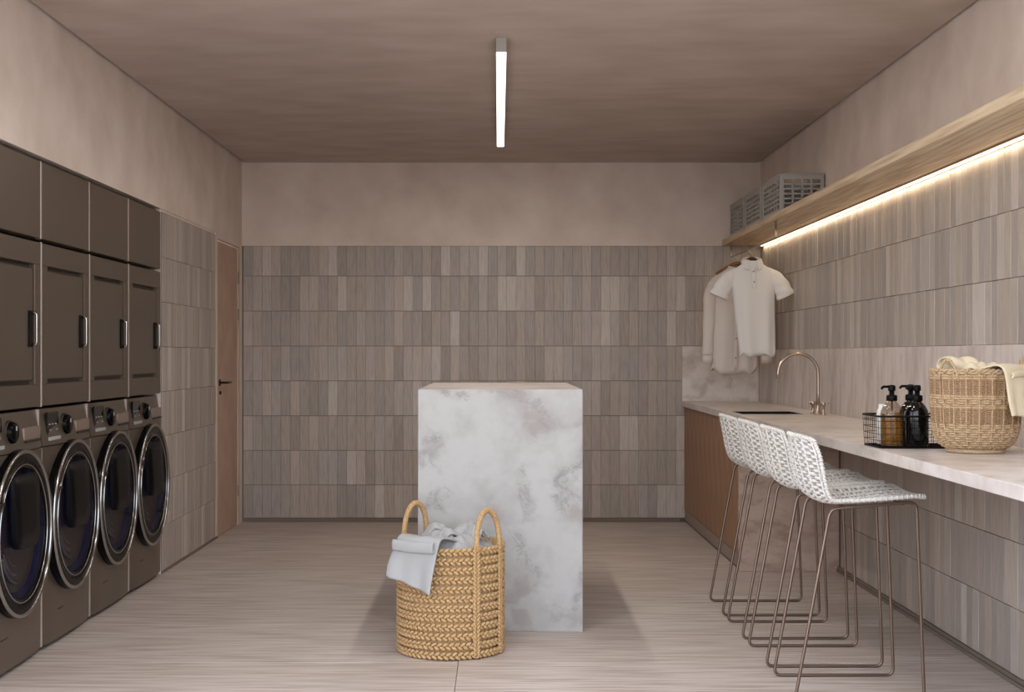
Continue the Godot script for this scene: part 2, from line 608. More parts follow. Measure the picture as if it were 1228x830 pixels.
	lathe_x(st, [Vector2(0, 0.0), Vector2(0.024, 0.0), Vector2(0.024, 0.006), Vector2(0.0, 0.008)], 16, V(LW - 0.004, 1.06, 9.45))
	tube(st, [V(LW, 1.06, 9.45), V(LW + 0.045, 1.06, 9.45), V(LW + 0.05, 1.06, 9.47), V(LW + 0.05, 1.06, 9.57)], 0.008, 8)
	tube(st, [V(LW - 0.002, 0.99, 9.45), V(LW + 0.008, 0.99, 9.45)], 0.012, 10)
	obj("door_handle", st, M.bronze_dark, dr)
	for hy in [0.25, 1.55, 1.82]:
		st = mb()
		tube(st, [V(LW + 0.003, hy - 0.04, 10.10), V(LW + 0.003, hy + 0.04, 10.10)], 0.007, 8)
		obj("hinge", st, M.bronze_pale, dr)
	# baseboards
	st = mb()
	bxr(st, LW + 0.002, 1.36, 0.0, 0.03, BW - 0.008, BW + 0.006, 0.002)
	struct("baseboard_back", st, M.trim_dark, "low dark baseboard under the tiles of the back wall", "baseboard")
	st = mb()
	bxr(st, LW - 0.006, LW + 0.006, 0.0, 0.014, 7.82, 9.36, 0.002)
	struct("baseboard_left", st, M.trim_dark, "thin dark baseboard under the tiles left of the door", "baseboard")
	st = mb()
	bxr(st, RW - 0.014, RW + 0.006, 0.0, 0.016, 3.1, 7.895, 0.002)
	bxr(st, RW - 0.008, RW + 0.006, 0.016, 0.032, 3.1, 7.895, 0.002)
	struct("baseboard_right", st, M.trim_dark, "stepped bronze baseboard along the tiles under the counter", "baseboard")
	st = mb()
	bxr(st, LW - 0.004, LW + 0.008, 0.0, BAND - 0.02, 10.10, 10.12, 0.002)
	bxr(st, LW - 0.004, LW + 0.004, BAND - 0.03, BAND - 0.02, 9.36, 10.10, 0.001)
	struct("trim_1", st, M.door_paint, "slim pale frame beside the flush door", "trim")

# ------------------------------------------------------------------ tiles
var tile_meshes := {}

func tile_mesh(w: float, h: float) -> ArrayMesh:
	# lies in the x-y plane, front towards +z at z = 0
	var key := "%.4f_%.4f" % [w, h]
	if not tile_meshes.has(key):
		var st := mb()
		tile_shape(st, Transform3D.IDENTITY, w, h)
		tile_meshes[key] = commit(st)
	return tile_meshes[key]

func tile_shape(st: SurfaceTool, t: Transform3D, w: float, h: float) -> void:
	st.set_smooth_group(-1)
	var b := 0.0014
	var f := []
	var g := []
	var e := []
	for s in [[-1, -1], [1, -1], [1, 1], [-1, 1]]:
		f.append(t * Vector3(s[0] * (w / 2 - b), s[1] * (h / 2 - b), 0))
		g.append(t * Vector3(s[0] * w / 2, s[1] * h / 2, -b))
		e.append(t * Vector3(s[0] * w / 2, s[1] * h / 2, -0.009))
	quad(st, f[0], f[1], f[2], f[3])
	for i in 4:
		var j := (i + 1) % 4
		quad(st, g[i], g[j], f[j], f[i])
		quad(st, e[i], e[j], g[j], g[i])

func lay(wall: Node3D, spots: Array, turn: float, most: int) -> void:
	# spots: [centre, w, h]; the first ones become tiles of their own, the rest one part
	var rest := {}
	for i in spots.size():
		var s: Array = spots[i]
		var tone := rng.randi_range(0, 7)
		if rng.randf() < 0.35:
			tone = [0, 4, 5][tone % 3]
		var proud := rng.randf_range(-0.0012, 0.0012)
		var basis := Basis(Vector3.UP, turn)
		var at: Vector3 = s[0] + basis.z * proud
		if i < most:
			var o := put("tile", tile_mesh(s[1], s[2]), M["tile%d" % tone], wall, at)
			o.rotation.y = turn
		else:
			if not rest.has(tone):
				rest[tone] = mb()
			tile_shape(rest[tone], Transform3D(basis, at), s[1], s[2])
	if rest.size():
		var am := ArrayMesh.new()
		var k := 0
		for tone in rest:
			rest[tone].generate_normals()
			rest[tone].commit(am)
			am.surface_set_material(k, M["tile%d" % tone])
			k += 1
		var o := MeshInstance3D.new()
		o.name = "further_tiles"
		o.mesh = am
		o.set_meta("kind", "stuff")
		wall.add_child(o, true)

func build_tiles() -> void:
	var p := 0.0705
	var gx := 0.0006
	var gy := 0.0026
	# back wall: eight courses
	var ys := [0.03, 0.278, 0.5365, 0.7965, 1.0575, 1.319, 1.581, 1.844, BAND]
	var seen := []
	var hidden := []
	var n := int((RW - LW) / p)
	var x0 := LW + 0.012
	for r in 8:
		for c in n:
			var x: float = x0 + p * (c + 0.5)
			var y: float = (ys[r] + ys[r + 1]) / 2
			if x > 1.38 and y < 1.3:
				continue
			var px := 598.0 + x * 160.0
			var py := 426.0 - (y - 1.25) * 160.0
			var s := [V(x, y, BW), p - gx, ys[r + 1] - ys[r] - gy]
			if px > 506 and px < 694 and py > 470:
				hidden.append(s)
			elif px > 866 and py > 320:
				hidden.push_front(s)
			else:
				seen.append(s)
	lay(get_node("wall_back"), seen + hidden, 0.0, 300)
	# left wall, between the machines and the door
	var spots := []
	for r in 8:
		var ya := 0.014 + (BAND - 0.014) / 8.0 * r
		var yb := 0.014 + (BAND - 0.014) / 8.0 * (r + 1)
		for c in 21:
			spots.append([V(LW, (ya + yb) / 2, 7.82 + p * (c + 0.5)), p - gx, yb - ya - gy])
	lay(get_node("wall_left"), spots, PI / 2, 300)
	# right wall: three courses over the splashback, four under the counter, nearest first
	spots = []
	var cols := int((10.24 - 3.2) / p)
	for c in cols:
		var d: float = 10.245 - p * (c + 0.5)
		for yy in [[1.29, 1.5455], [1.5455, 1.803], [1.803, BAND], [0.032, 0.287], [0.287, 0.54], [0.54, 0.797], [0.797, 0.905]]:
			if yy[0] < 1.0 and d > 7.86:
				continue
			spots.append([V(RW, (yy[0] + yy[1]) / 2, d), p - gx, yy[1] - yy[0] - gy])
	var near := []
	var far := []
	for s in spots:
		var d: float = -s[0].z
		var inside: bool = 1640.0 * RW / d < 640.0 and s[0].y < 2.0 and (s[0].y > 1.0 or s[0].y < 0.78)
		(near if inside else far).append(s)
	near.sort_custom(func(a, b): return a[0].z > b[0].z)
	lay(get_node("wall_right"), near + far, -PI / 2, 300)

# ------------------------------------------------------------------ washing machines and cabinets
func bowed(st: SurfaceTool, y0: float, y1: float, x0: float, x1: float, w: float, bow: float, back: float) -> void:
	# a front of width w (local z), bowed outwards in plan; x0 at y0, x1 at y1; back is the x of its rear
	var n := 10
	for i in n:
		var a := -w / 2 + w * i / n
		var b := -w / 2 + w * (i + 1) / n
		var ba := bow * (1.0 - pow(2 * a / w, 4))
		var bb := bow * (1.0 - pow(2 * b / w, 4))
		st.set_smooth_group(0)
		quad(st, Vector3(x0 + ba, y0, -a), Vector3(x0 + bb, y0, -b), Vector3(x1 + bb, y1, -b), Vector3(x1 + ba, y1, -a))
		st.set_smooth_group(-1)
		quad(st, Vector3(x1 + ba, y1, -a), Vector3(x1 + bb, y1, -b), Vector3(back, y1, -b), Vector3(back, y1, -a))
		quad(st, Vector3(back, y0, -a), Vector3(back, y0, -b), Vector3(x0 + bb, y0, -b), Vector3(x0 + ba, y0, -a))
	st.set_smooth_group(-1)
	var h := w / 2
	quad(st, Vector3(back, y0, h), Vector3(x0, y0, h), Vector3(x1, y1, h), Vector3(back, y1, h))
	quad(st, Vector3(x0, y0, -h), Vector3(back, y0, -h), Vector3(back, y1, -h), Vector3(x1, y1, -h))
	quad(st, Vector3(back, y0, -h), Vector3(back, y0, h), Vector3(back, y1, h), Vector3(back, y1, -h))

func make_washer() -> Node3D:
	# local frame: x out of the wall, y up, -z to the right as one faces it; x = 0 is the wall's face
	var W := 0.664
	var t := thing("washing_machine", "", "washer", Vector3.ZERO, 0.0, "bronze front-loading washing machines")
	var st := mb()
	bowed(st, 0.022, 0.862, -0.002, 0.004, W, 0.016, -0.62)
	obj("body", st, M.bronze, t)
	st = mb()
	bxr(st, -0.6, -0.03, 0.0, 0.022, -W / 2 + 0.02, W / 2 - 0.02)
	obj("base", st, M.black_satin, t)
	st = mb()
	bowed(st, 0.866, 1.022, 0.004, -0.022, W, 0.016, -0.62)
	var cp := obj("control_panel", st, M.bronze, t)
	# slope of the control panel: face x at height y
	var px := func(y: float, b := 0.012) -> float: return lerpf(0.004, -0.022, (y - 0.866) / 0.156) + b
	st = mb()
	bx(st, Vector3(px.call(0.955), 0.955, 0.205), Vector3(0.008, 0.105, 0.15), 0.003)
	var ds := obj("display", st, M.display, cp)
	st = mb()
	bx(st, Vector3(px.call(0.895) + 0.001, 0.893, 0.205), Vector3(0.008, 0.016, 0.15), 0.002)
	obj("label_strip", st, M.display_ink, ds)
	st = mb()
	for i in 3:
		for j in 3:
			if (i + j) % 2 == 0 or j == 1:
				bx(st, Vector3(px.call(0.93 + 0.028 * j) + 0.0042, 0.93 + 0.024 * j, 0.25 - 0.042 * i), Vector3(0.001, 0.006, 0.022), 0.0)
	obj("display_marks", st, M.display_ink, ds).set_meta("kind", "stuff")
	st = mb()
	lathe_x(st, [Vector2(0.046, -0.004), Vector2(0.046, 0.008), Vector2(0.040, 0.026), Vector2(0.034, 0.030), Vector2(0.0, 0.030)], 28, Vector3(px.call(0.945) - 0.002, 0.945, 0.045))
	var kn := obj("program_knob", st, M.black_gloss, cp)
	st = mb()
	lathe_x(st, [Vector2(0.049, -0.004), Vector2(0.051, 0.006), Vector2(0.046, 0.008)], 28, Vector3(px.call(0.945) - 0.002, 0.945, 0.045))
	obj("knob_ring", st, M.bronze_dark, kn)
	st = mb()
	bx(st, Vector3(px.call(0.945) + 0.029, 0.962, 0.045), Vector3(0.004, 0.018, 0.008), 0.001)
	obj("knob_pointer", st, M.display_ink, kn)
	st = mb()
	bx(st, Vector3(px.call(0.93) - 0.001, 0.93, -0.19), Vector3(0.02, 0.052, 0.20), 0.004)
	var dd := obj("detergent_drawer", st, M.bronze_pale, cp)
	st = mb()
	bx(st, Vector3(px.call(0.90) + 0.004, 0.899, -0.19), Vector3(0.012, 0.008, 0.19), 0.002)
	obj("drawer_grip", st, M.bronze_dark, dd)
	# door: round, proud of the body, chrome-ringed navy glass with a black add-hatch
	var c := Vector3(0.012, 0.545, 0.0)
	st = mb()
	lathe_x(st, [Vector2(0.332, -0.012), Vector2(0.332, 0.028), Vector2(0.322, 0.036), Vector2(0.262, 0.036), Vector2(0.255, 0.026), Vector2(0.255, -0.006)], 56, c)
	var door := obj("door", st, M.black_gloss, t)
	st = mb()
	var pr := []
	for i in 13:
		var a := PI * i / 12.0
		pr.append(Vector2(0.323 + 0.009 * cos(a), 0.034 + 0.009 * sin(a)))
	lathe_x(st, pr, 64, c)
	obj("outer_ring", st, M.chrome, door)
	st = mb()
	pr = []
	for i in 9:
		var a := PI * i / 8.0
		pr.append(Vector2(0.272 + 0.003 * cos(a), 0.035 + 0.004 * sin(a)))
	lathe_x(st, pr, 64, c)
	obj("inner_ring", st, M.chrome, door)
	st = mb()
	lathe_x(st, [Vector2(0.262, 0.026), Vector2(0.23, 0.002), Vector2(0.17, -0.006), Vector2(0.0, -0.008)], 48, c)
	obj("glass_bowl", st, M.navy, door)
	for k in 3:
		st = mb()
		var r := 0.13 + 0.032 * k
		pr = []
		for i in 7:
			var a := PI * i / 6.0
			pr.append(Vector2(r + 0.009 * cos(a), -0.006 + 0.006 * k + 0.012 * sin(a)))
		lathe_x(st, pr, 20, c, PI * 0.62, PI * 0.97)
		obj("drum_rib", st, M.drum_steel, door)
	st = mb()
	pr = []
	for i in 12:
		var a := PI / 2 * i / 11.0
		pr.append(Vector2(0.264 * cos(a), 0.028 + 0.022 * sin(a)))
	pr[11] = Vector2(0.0, 0.05)
	lathe_x(st, pr, 48, c)
	obj("door_glass", st, M.door_glass, door)
	# hatch: rounded panel from the top of the glass to below its middle
	st = mb()
	var ring := []
	for s in [[0.15, 0.235, 0.0], [-0.15, 0.235, 0.0], [-0.125, -0.055, 1.0], [0.125, -0.055, 1.0]]:
		ring.append(Vector3(0, s[1], -s[0]))
	var poly := rounded([ring[0], ring[1], ring[2], ring[3]], 0.055, 6, true)
	var m := poly.size()
	for i in m:
		var a: Vector3 = poly[i]
		var b: Vector3 = poly[(i + 1) % m]
		var fx := func(q: Vector3) -> Vector3: return c + q + Vector3(0.030 + 0.020 * sqrt(maxf(0.0, 1.0 - (q.y * q.y + q.z * q.z) / 0.07)) + 0.006, 0, 0)
		var mid := Vector3(0, 0.1, 0)
		var ka: Vector3 = mid.lerp(a, 0.6)
		var kb: Vector3 = mid.lerp(b, 0.6)
		st.set_smooth_group(0)
		tri(st, fx.call(mid), fx.call(kb), fx.call(ka))
		quad(st, fx.call(ka), fx.call(kb), fx.call(b), fx.call(a))
		quad(st, fx.call(a), fx.call(b), c + b + Vector3(0.026, 0, 0), c + a + Vector3(0.026, 0, 0))
	obj("add_hatch", st, M.black_satin, door)
	st = mb()
	bx(st, c + Vector3(0.041, 0.14, 0.262), Vector3(0.012, 0.012, 0.05), 0.002)
	obj("ring_clip", st, M.bronze_dark, door)
	# small filter flap mark and side trims
	st = mb()
	bx(st, Vector3(0.0148, 0.15, 0.13), Vector3(0.002, 0.005, 0.075), 0.0)
	obj("filter_latch", st, M.bronze_dark, t)
	for s in [1.0]:
		st = mb()
		bx(st, Vector3(-0.012, 0.44, s * (W / 2 + 0.008)), Vector3(0.03, 0.84, 0.012), 0.002)
		bx(st, Vector3(-0.02, 0.945, s * (W / 2 + 0.008)), Vector3(0.02, 0.156, 0.012), 0.002)
		obj("side_trim", st, M.silver_trim, t)
	return t

func make_dryer() -> Node3D:
	# tall unit over a washer: framed door with a sunk panel and an upright handle
	var W := 0.664
	var t := thing("drying_cabinet", "", "cabinet", Vector3.ZERO, 0.0, "bronze panelled cabinets over the washing machines")
	var h := 0.694
	var st := mb()
	bx(st, Vector3(-0.32, h / 2, 0), Vector3(0.58, h, W))
	obj("body", st, M.bronze, t)
	st = mb()
	var z := W / 2 - 0.002
	bx(st, Vector3(-0.015, h - 0.05, 0), Vector3(0.03, 0.094, 2 * z), 0.003)
	bx(st, Vector3(-0.015, 0.05, 0), Vector3(0.03, 0.094, 2 * z), 0.003)
	bx(st, Vector3(-0.015, h / 2, z - 0.035), Vector3(0.03, h - 0.19, 0.07), 0.003)
	bx(st, Vector3(-0.015, h / 2, -z + 0.035), Vector3(0.03, h - 0.19, 0.07), 0.003)
	var d := obj("door", st, M.bronze, t)
	st = mb()
	bx(st, Vector3(-0.018, h / 2, 0), Vector3(0.026, h - 0.225, 2 * z - 0.155), 0.006)
	obj("door_panel", st, M.bronze, d)
	st = mb()
	bx(st, Vector3(-0.027, h / 2, 0), Vector3(0.004, h - 0.18, 2 * z - 0.12), 0.0)
	obj("panel_groove", st, M.bronze_dark, d)
	st = mb()
	bx(st, Vector3(-0.002, h / 2 - 0.02, -0.215), Vector3(0.006, 0.15, 0.04), 0.002)
	obj("handle_recess", st, M.black_satin, d)
	st = mb()
	tube(st, rounded([Vector3(0.0, h / 2 - 0.085, -0.222), Vector3(0.02, h / 2 - 0.085, -0.222), Vector3(0.02, h / 2 + 0.045, -0.222), Vector3(0.0, h / 2 + 0.045, -0.222)], 0.012), 0.0055, 10)
	obj("handle", st, M.chrome, d)
	st = mb()
	bx(st, Vector3(-0.01, h / 2, W / 2 + 0.008), Vector3(0.024, h, 0.012), 0.002)
	obj("side_trim", st, M.silver_trim, t)
	return t

func make_top() -> Node3D:
	var W := 0.664
	var t := thing("overhead_cabinet", "", "cabinet", Vector3.ZERO, 0.0, "plain bronze cupboards in the top row")
	var h := 0.33
	var st := mb()
	bx(st, Vector3(-0.32, h / 2, 0), Vector3(0.58, h, W))
	obj("body", st, M.bronze, t)
	st = mb()
	bx(st, Vector3(-0.014, h / 2, 0), Vector3(0.026, h - 0.004, W - 0.004), 0.003)
	obj("door", st, M.bronze, t)
	st = mb()
	bx(st, Vector3(-0.34, h + 0.006, 0), Vector3(0.52, 0.012, W - 0.001))
	obj("added_gap_filler", st, M.bronze, t)  # added, no real part: keeps the gap above the cupboard dark
	st = mb()
	bx(st, Vector3(-0.012, h / 2, W / 2 + 0.008), Vector3(0.024, h, 0.012), 0.002)
	obj("side_trim", st, M.silver_trim, t)
	return t

func build_machines() -> void:
	var where := ["nearest, cut by the picture's left edge", "second from the left edge", "third from the left edge", "farthest, next to the tiles"]
	var protos := [make_washer(), make_dryer(), make_top()]
	var lift := [0.0, 1.032, 1.738]
	var words := ["bronze front-loading washing machine, ", "bronze cabinet with sunk panel and handle, ", "plain bronze top-row cupboard without handle, "]
	for k in 4:
		var d := 5.416 + 0.68 * k
		for j in 3:
			var at := V(LW, lift[j], d)
			var label: String = words[j] + where[k]
			if k == 0:
				protos[j].position = at
				protos[j].set_meta("label", label)
			else:
				copy_of(protos[j], label, at)

# ------------------------------------------------------------------ counter
func build_counter() -> void:
	var F := 1.372
	var end := 3.2
	# worktop with the cut-out for the sink
	var sx0 := 1.418
	var sx1 := 1.785
	var sd0 := 7.95
	var sd1 := 8.37
	var st := mb()
	bxr(st, F, RW - 0.015, TOP - 0.041, TOP, end, sd0, 0.002)
	bxr(st, F, RW - 0.015, TOP - 0.041, TOP, sd1, BW - 0.015, 0.002)
	bxr(st, F, sx0, TOP - 0.041, TOP, sd0 - 0.002, sd1 + 0.002, 0.002)
	bxr(st, sx1, RW - 0.015, TOP - 0.041, TOP, sd0 - 0.002, sd1 + 0.002, 0.002)
	tag(obj("worktop", st, M.counter_stone), "long pale pinkish stone worktop running along the right wall", "counter")
	# sink
	var t := thing("sink", "dark sink sunk in the far end of the worktop", "sink", V((sx0 + sx1) / 2, TOP - 0.041, (sd0 + sd1) / 2))
	var w := sx1 - sx0 + 0.01
	var dd := sd1 - sd0 + 0.01
	st = mb()
	bx(st, Vector3(0, -0.19, 0), Vector3(w, 0.01, dd))
	bx(st, Vector3(-w / 2 + 0.009, -0.076, 0), Vector3(0.006, 0.232, dd - 0.012))
	bx(st, Vector3(w / 2 - 0.009, -0.076, 0), Vector3(0.006, 0.232, dd - 0.012))
	bx(st, Vector3(0, -0.076, -dd / 2 + 0.009), Vector3(w - 0.024, 0.232, 0.006))
	bx(st, Vector3(0, -0.076, dd / 2 - 0.009), Vector3(w - 0.024, 0.232, 0.006))
	obj("basin", st, M.steel_dark, t)
	st = mb()
	lathe(st, [Vector2(0.0, -0.182), Vector2(0.04, -0.182), Vector2(0.045, -0.184)], 20)
	obj("drain", st, M.chrome, t)
	# splashbacks
	st = mb()
	bxr(st, RW - 0.015, RW - 0.0015, TOP - 0.041, 1.29, end, BW - 0.001, 0.0015)
	tag(obj("splashback", st, M.splash_stone), "streaked stone splashback slab behind the worktop on the right wall", "splashback")
	st = mb()
	bxr(st, F + 0.002, RW - 0.016, TOP - 0.041, 1.3175, BW - 0.015, BW + 0.005, 0.0015)
	tag(obj("splashback", st, M.counter_stone), "short stone splashback slab on the back wall below the hanging shirts", "splashback")
	# cabinet under the sink
	t = thing("base_cabinet", "brown wooden base cabinet under the sink at the far end", "cabinet", V(1.40, 0, BW))
	var len := BW - 7.935
	st = mb()
	bx(st, Vector3(0.282, 0.03 + 0.27, len / 2), Vector3(0.545, 0.5, len - 0.012))
	bx(st, Vector3(0.02, 0.75, len / 2), Vector3(0.025, 0.22, len - 0.012))
	obj("body", st, M.cabinet_wood, t)
	st = mb()
	bx(st, Vector3(0.004, 0.055, len / 2), Vector3(0.018, 0.075, len - 0.01), 0.001)
	obj("plinth", st, M.trim_pale, t)
	st = mb()
	bx(st, Vector3(0.008, 0.008, len / 2), Vector3(0.018, 0.016, len - 0.01), 0.0)
	obj("floor_gap_shade", st, M.trim_dark, t)  # dark strip standing in for the shaded gap under the plinth
	for i in 4:
		st = mb()
		bx(st, Vector3(0.0, 0.48, 0.005 + (len - 0.01) * (i + 0.5) / 4), Vector3(0.02, 0.765, (len - 0.01) / 4 - 0.0016), 0.0008)
		obj("door", st, M.cabinet_wood, t)
	# stone end panel of the cabinet
	st = mb()
	bxr(st, 1.388, RW + 0.004, 0.0, TOP - 0.041, 7.898, 7.932, 0.0015)
	tag(obj("end_panel", st, M.panel_stone), "pinkish stone end panel of the sink cabinet behind the stool legs", "panel")
	# far support out of view, at the near end of the worktop
	st = mb()
	bxr(st, 1.388, RW + 0.004, 0.0, TOP - 0.041, end, end + 0.034, 0.0015)
	tag(obj("end_panel", st, M.panel_stone), "stone end panel at the near end of the worktop, outside the picture", "panel")
	# tap
	t = thing("kitchen_tap", "tall brushed gooseneck tap with two small knobs beside the sink", "tap", V(1.855, TOP, 7.94))
	st = mb()
	lathe(st, [Vector2(0, 0), Vector2(0.024, 0), Vector2(0.024, 0.006), Vector2(0.014, 0.012), Vector2(0.014, 0.05), Vector2(0.011, 0.055), Vector2(0, 0.055)], 20)
	obj("tap_base", st, M.nickel, t)
	st = mb()
	var pts := [Vector3(0, 0.01, 0), Vector3(0, 0.12, 0)]
	for i in 17:
		var a := PI * i / 16.0
		pts.append(Vector3(-0.117 + 0.117 * cos(a), 0.235 + 0.117 * sin(a), 0))
	pts.append(Vector3(-0.236, 0.205, 0))
	tube(st, pts, 0.0095, 12)
	obj("spout", st, M.nickel, t)
	for s in [-1.0, 1.0]:
		st = mb()
		var kc := Vector3(0.012 * s, 0, 0.075 * s)
		lathe(st, [Vector2(0, 0), Vector2(0.018, 0), Vector2(0.016, 0.006), Vector2(0.009, 0.01), Vector2(0.009, 0.048), Vector2(0.016, 0.052), Vector2(0.016, 0.072), Vector2(0, 0.074)], 16, kc)
		tube(st, [kc + Vector3(0, 0.062, 0), kc + Vector3(0.03 * s, 0.066, 0.012)], 0.005, 8)
		obj("knob", st, M.nickel, t)

func build_island() -> void:
	var t := thing("island", "tall block island clad in pale grey veined marble", "island", V(0.0075, 0, 6.175))
	var st := mb()
	bx(st, Vector3(0, 0.548, -0.0125), Vector3(0.745, 1.096, 0.025), 0.0025)
	obj("front_slab", st, M.marble, t)
	st = mb()
	bx(st, Vector3(0, 1.0855, -0.7625), Vector3(0.745, 0.02, 1.475), 0.0015)
	obj("top_slab", st, M.counter_stone, t)
	for s in [-1.0, 1.0]:
		st = mb()
		bx(st, Vector3(0.36 * s, 0.538, -0.7625), Vector3(0.025, 1.076, 1.475), 0.0015)
		obj("side_slab", st, M.marble, t)
	st = mb()
	bx(st, Vector3(0, 0.538, -1.4875), Vector3(0.695, 1.076, 0.025), 0.0015)
	obj("back_slab", st, M.marble, t)

# ------------------------------------------------------------------ shelf, rail, crates
func build_shelf() -> void:
	var y0 := 2.07
	var t := thing("wall_shelf", "long light oak shelf with a glowing strip under it on the right wall", "shelf", V(RW, y0, BW))
	var L := BW - 3.15
	var st := mb()
	bx(st, Vector3(-0.1445, 0.021, L / 2), Vector3(0.289, 0.042, L), 0.0015)
	obj("board", st, M.shelf_wood, t)
	# light strip along the wall
	st = mb()
	bx(st, Vector3(-0.014, -0.004, 0.12 + (L - 0.12) / 2), Vector3(0.024, 0.008, L - 0.12), 0.001)
	obj("led_channel", st, M.bronze_pale, t)
	st = mb()
	bx(st, Vector3(-0.014, -0.0105, 0.12 + (L - 0.12) / 2), Vector3(0.018, 0.005, L - 0.12), 0.001)
	obj("led_light", st, M.led_glow, t)
	var al := AreaLight3D.new()
	al.name = "led_area_light"
	al.area_size = Vector2(0.02, L - 0.12)
	al.rotation_degrees = Vector3(-90, 0, 0)
	al.position = Vector3(-0.014, -0.016, 0.12 + (L - 0.12) / 2)
	al.light_color = Color(1.0, 0.90, 0.76)
	al.light_energy = LED_ENERGY
	al.shadow_enabled = true
	al.area_range = 12.0
	t.add_child(al)
	# hanging rail
	t = thing("clothes_rail", "slim metal clothes rail hung under the far end of the shelf", "rail", V(1.69, y0, 9.95))
	st = mb()
	tube(st, rounded([Vector3(0, 0, 0), Vector3(0, -0.107, 0), Vector3(0, -0.107, 1.61), Vector3(0, 0, 1.61)], 0.012, 4), 0.006, 10)
	obj("bar", st, M.nickel, t)
	for z in [0.0, 1.61]:
		st = mb()
		lathe(st, [Vector2(0, -0.008), Vector2(0.014, -0.006), Vector2(0.016, 0)], 14, Vector3(0, 0, z))
		obj("fixing", st, M.nickel, t)
	# crates
	var proto := make_crate()
	var labels := ["largest-looking grey slotted plastic crate on the shelf, nearest the camera", "grey slotted plastic crate on the shelf, the middle one of three", "grey slotted plastic crate on the shelf, tucked in the far corner"]
	for k in 3:
		var at := V(1.822, y0 + 0.042, 8.475 + 0.62 * k)
		if k == 0:
			proto.position = at
			proto.set_meta("label", labels[0])
		else:
			copy_of(proto, labels[k], at)

const LED_ENERGY := 0.58

func make_crate() -> Node3D:
	var t := thing("storage_crate", "", "crate", Vector3.ZERO, 0.0, "grey plastic crates on the shelf")
	var w := 0.265
	var d := 0.53
	var h := 0.225
	var wall := func(along: Vector3, out: Vector3, len: float, off: float, cols: int, called: String) -> void:
		# a slotted wall of bars, standing at off along out
		var st := mb()
		var box := func(a0: float, a1: float, yb: float, yt: float) -> void:
			var c: Vector3 = along * (a0 + a1) / 2 + out * off + Vector3.UP * (yb + yt) / 2
			var s: Vector3 = along.abs() * (a1 - a0) + out.abs() * 0.005 + Vector3.UP * (yt - yb)
			bx(st, c, s, 0.001)
		var m := 0.022
		box.call(-len / 2, -len / 2 + m, 0.0, h)
		box.call(len / 2 - m, len / 2, 0.0, h)
		box.call(-len / 2 + m, len / 2 - m, 0.0, 0.022)
		box.call(-len / 2 + m, len / 2 - m, h - 0.03, h)
		for c in range(1, cols):
			var a := -len / 2 + m + (len - 2 * m) * c / cols
			box.call(a - 0.006, a + 0.006, 0.022, h - 0.03)
		for r in range(1, 6):
			var y := 0.022 + (h - 0.052) * r / 6.0
			box.call(-len / 2 + m, len / 2 - m, y - 0.005, y + 0.005)
		obj(called, st, M.grey_plastic, t)
	wall.call(Vector3.RIGHT, Vector3.BACK, w, d / 2 - 0.003, 4, "slotted_end")
	wall.call(Vector3.RIGHT, Vector3.BACK, w, -d / 2 + 0.003, 4, "slotted_end")
	wall.call(Vector3.BACK, Vector3.RIGHT, d - 0.012, w / 2 - 0.003, 6, "slotted_side")
	wall.call(Vector3.BACK, Vector3.RIGHT, d - 0.012, -w / 2 + 0.003, 6, "slotted_side")
	var st := mb()
	bx(st, Vector3(0, 0.003, 0), Vector3(w - 0.012, 0.006, d - 0.012))
	obj("bottom", st, M.grey_plastic, t)
	st = mb()
	tube(st, rounded([Vector3(-w / 2, h, -d / 2), Vector3(w / 2, h, -d / 2), Vector3(w / 2, h, d / 2), Vector3(-w / 2, h, d / 2)], 0.02, 4, true), 0.007, 8, true)
	obj("rim", st, M.grey_plastic, t)
	st = mb()
	tube(st, rounded([Vector3(w / 2 - 0.02, h, -0.05), Vector3(w / 2 - 0.03, h + 0.025, -0.05), Vector3(w / 2 - 0.03, h + 0.025, 0.08), Vector3(w / 2 - 0.02, h, 0.08)], 0.02), 0.008, 8)
	obj("handle", st, M.grey_plastic, t)
	return t

const LAMP_ENERGY := 2.2

func build_ceiling_lamp() -> void:
	var t := thing("ceiling_light", "slim linear ceiling light with a glowing white underside", "light", V(0.012, CEIL, 7.607))
	var L := 2.785
	var st := mb()
	bx(st, Vector3(0, -0.033, 0), Vector3(0.048, 0.066, L), 0.002)
	obj("housing", st, M.grey_plastic, t)
	st = mb()
	bx(st, Vector3(0, -0.069, 0), Vector3(0.046, 0.008, L - 0.004), 0.001)
	obj("light_diffuser", st, M.lamp_glow, t)
	var al := AreaLight3D.new()
	al.name = "lamp_area_light"
	al.area_size = Vector2(0.046, L)
	al.rotation_degrees = Vector3(-90, 0, 0)
	al.position = Vector3(0, -0.075, 0)
	al.light_color = Color(1.0, 0.965, 0.915)
	al.light_energy = LAMP_ENERGY
	al.shadow_enabled = true
	al.area_range = 14.0
	t.add_child(al)

const PANEL_ENERGY := 0.9

func build_panels() -> void:
	# two small flush panels in the ceiling just in front of the frame; they cast the island's two slanting shadows
	for s in [-1.0, 1.0]:
		var side := "left" if s < 0 else "right"
		var t := thing("panel_light", "square flush ceiling panel light above the near floor, %s of the two" % side, "light", V(0.4 * s, CEIL, 4.8), 0.0, "ceiling panel lights")
		var st := mb()
		bx(st, Vector3(0, -0.004, 0), Vector3(0.26, 0.008, 0.26), 0.001)
		obj("frame", st, M.grey_plastic, t)
		st = mb()
		bx(st, Vector3(0, -0.009, 0), Vector3(0.23, 0.004, 0.23), 0.001)
		obj("light_diffuser", st, M.lamp_glow, t)
		var al := AreaLight3D.new()
		al.name = "panel_area_light"
		al.area_size = Vector2(0.23, 0.23)
		al.rotation_degrees = Vector3(-90, 0, 0)
		al.position = Vector3(0, -0.013, 0)
		al.light_color = Color(1.0, 0.99, 0.975)
		al.light_energy = PANEL_ENERGY
		al.shadow_enabled = true
		al.area_range = 14.0
		t.add_child(al)

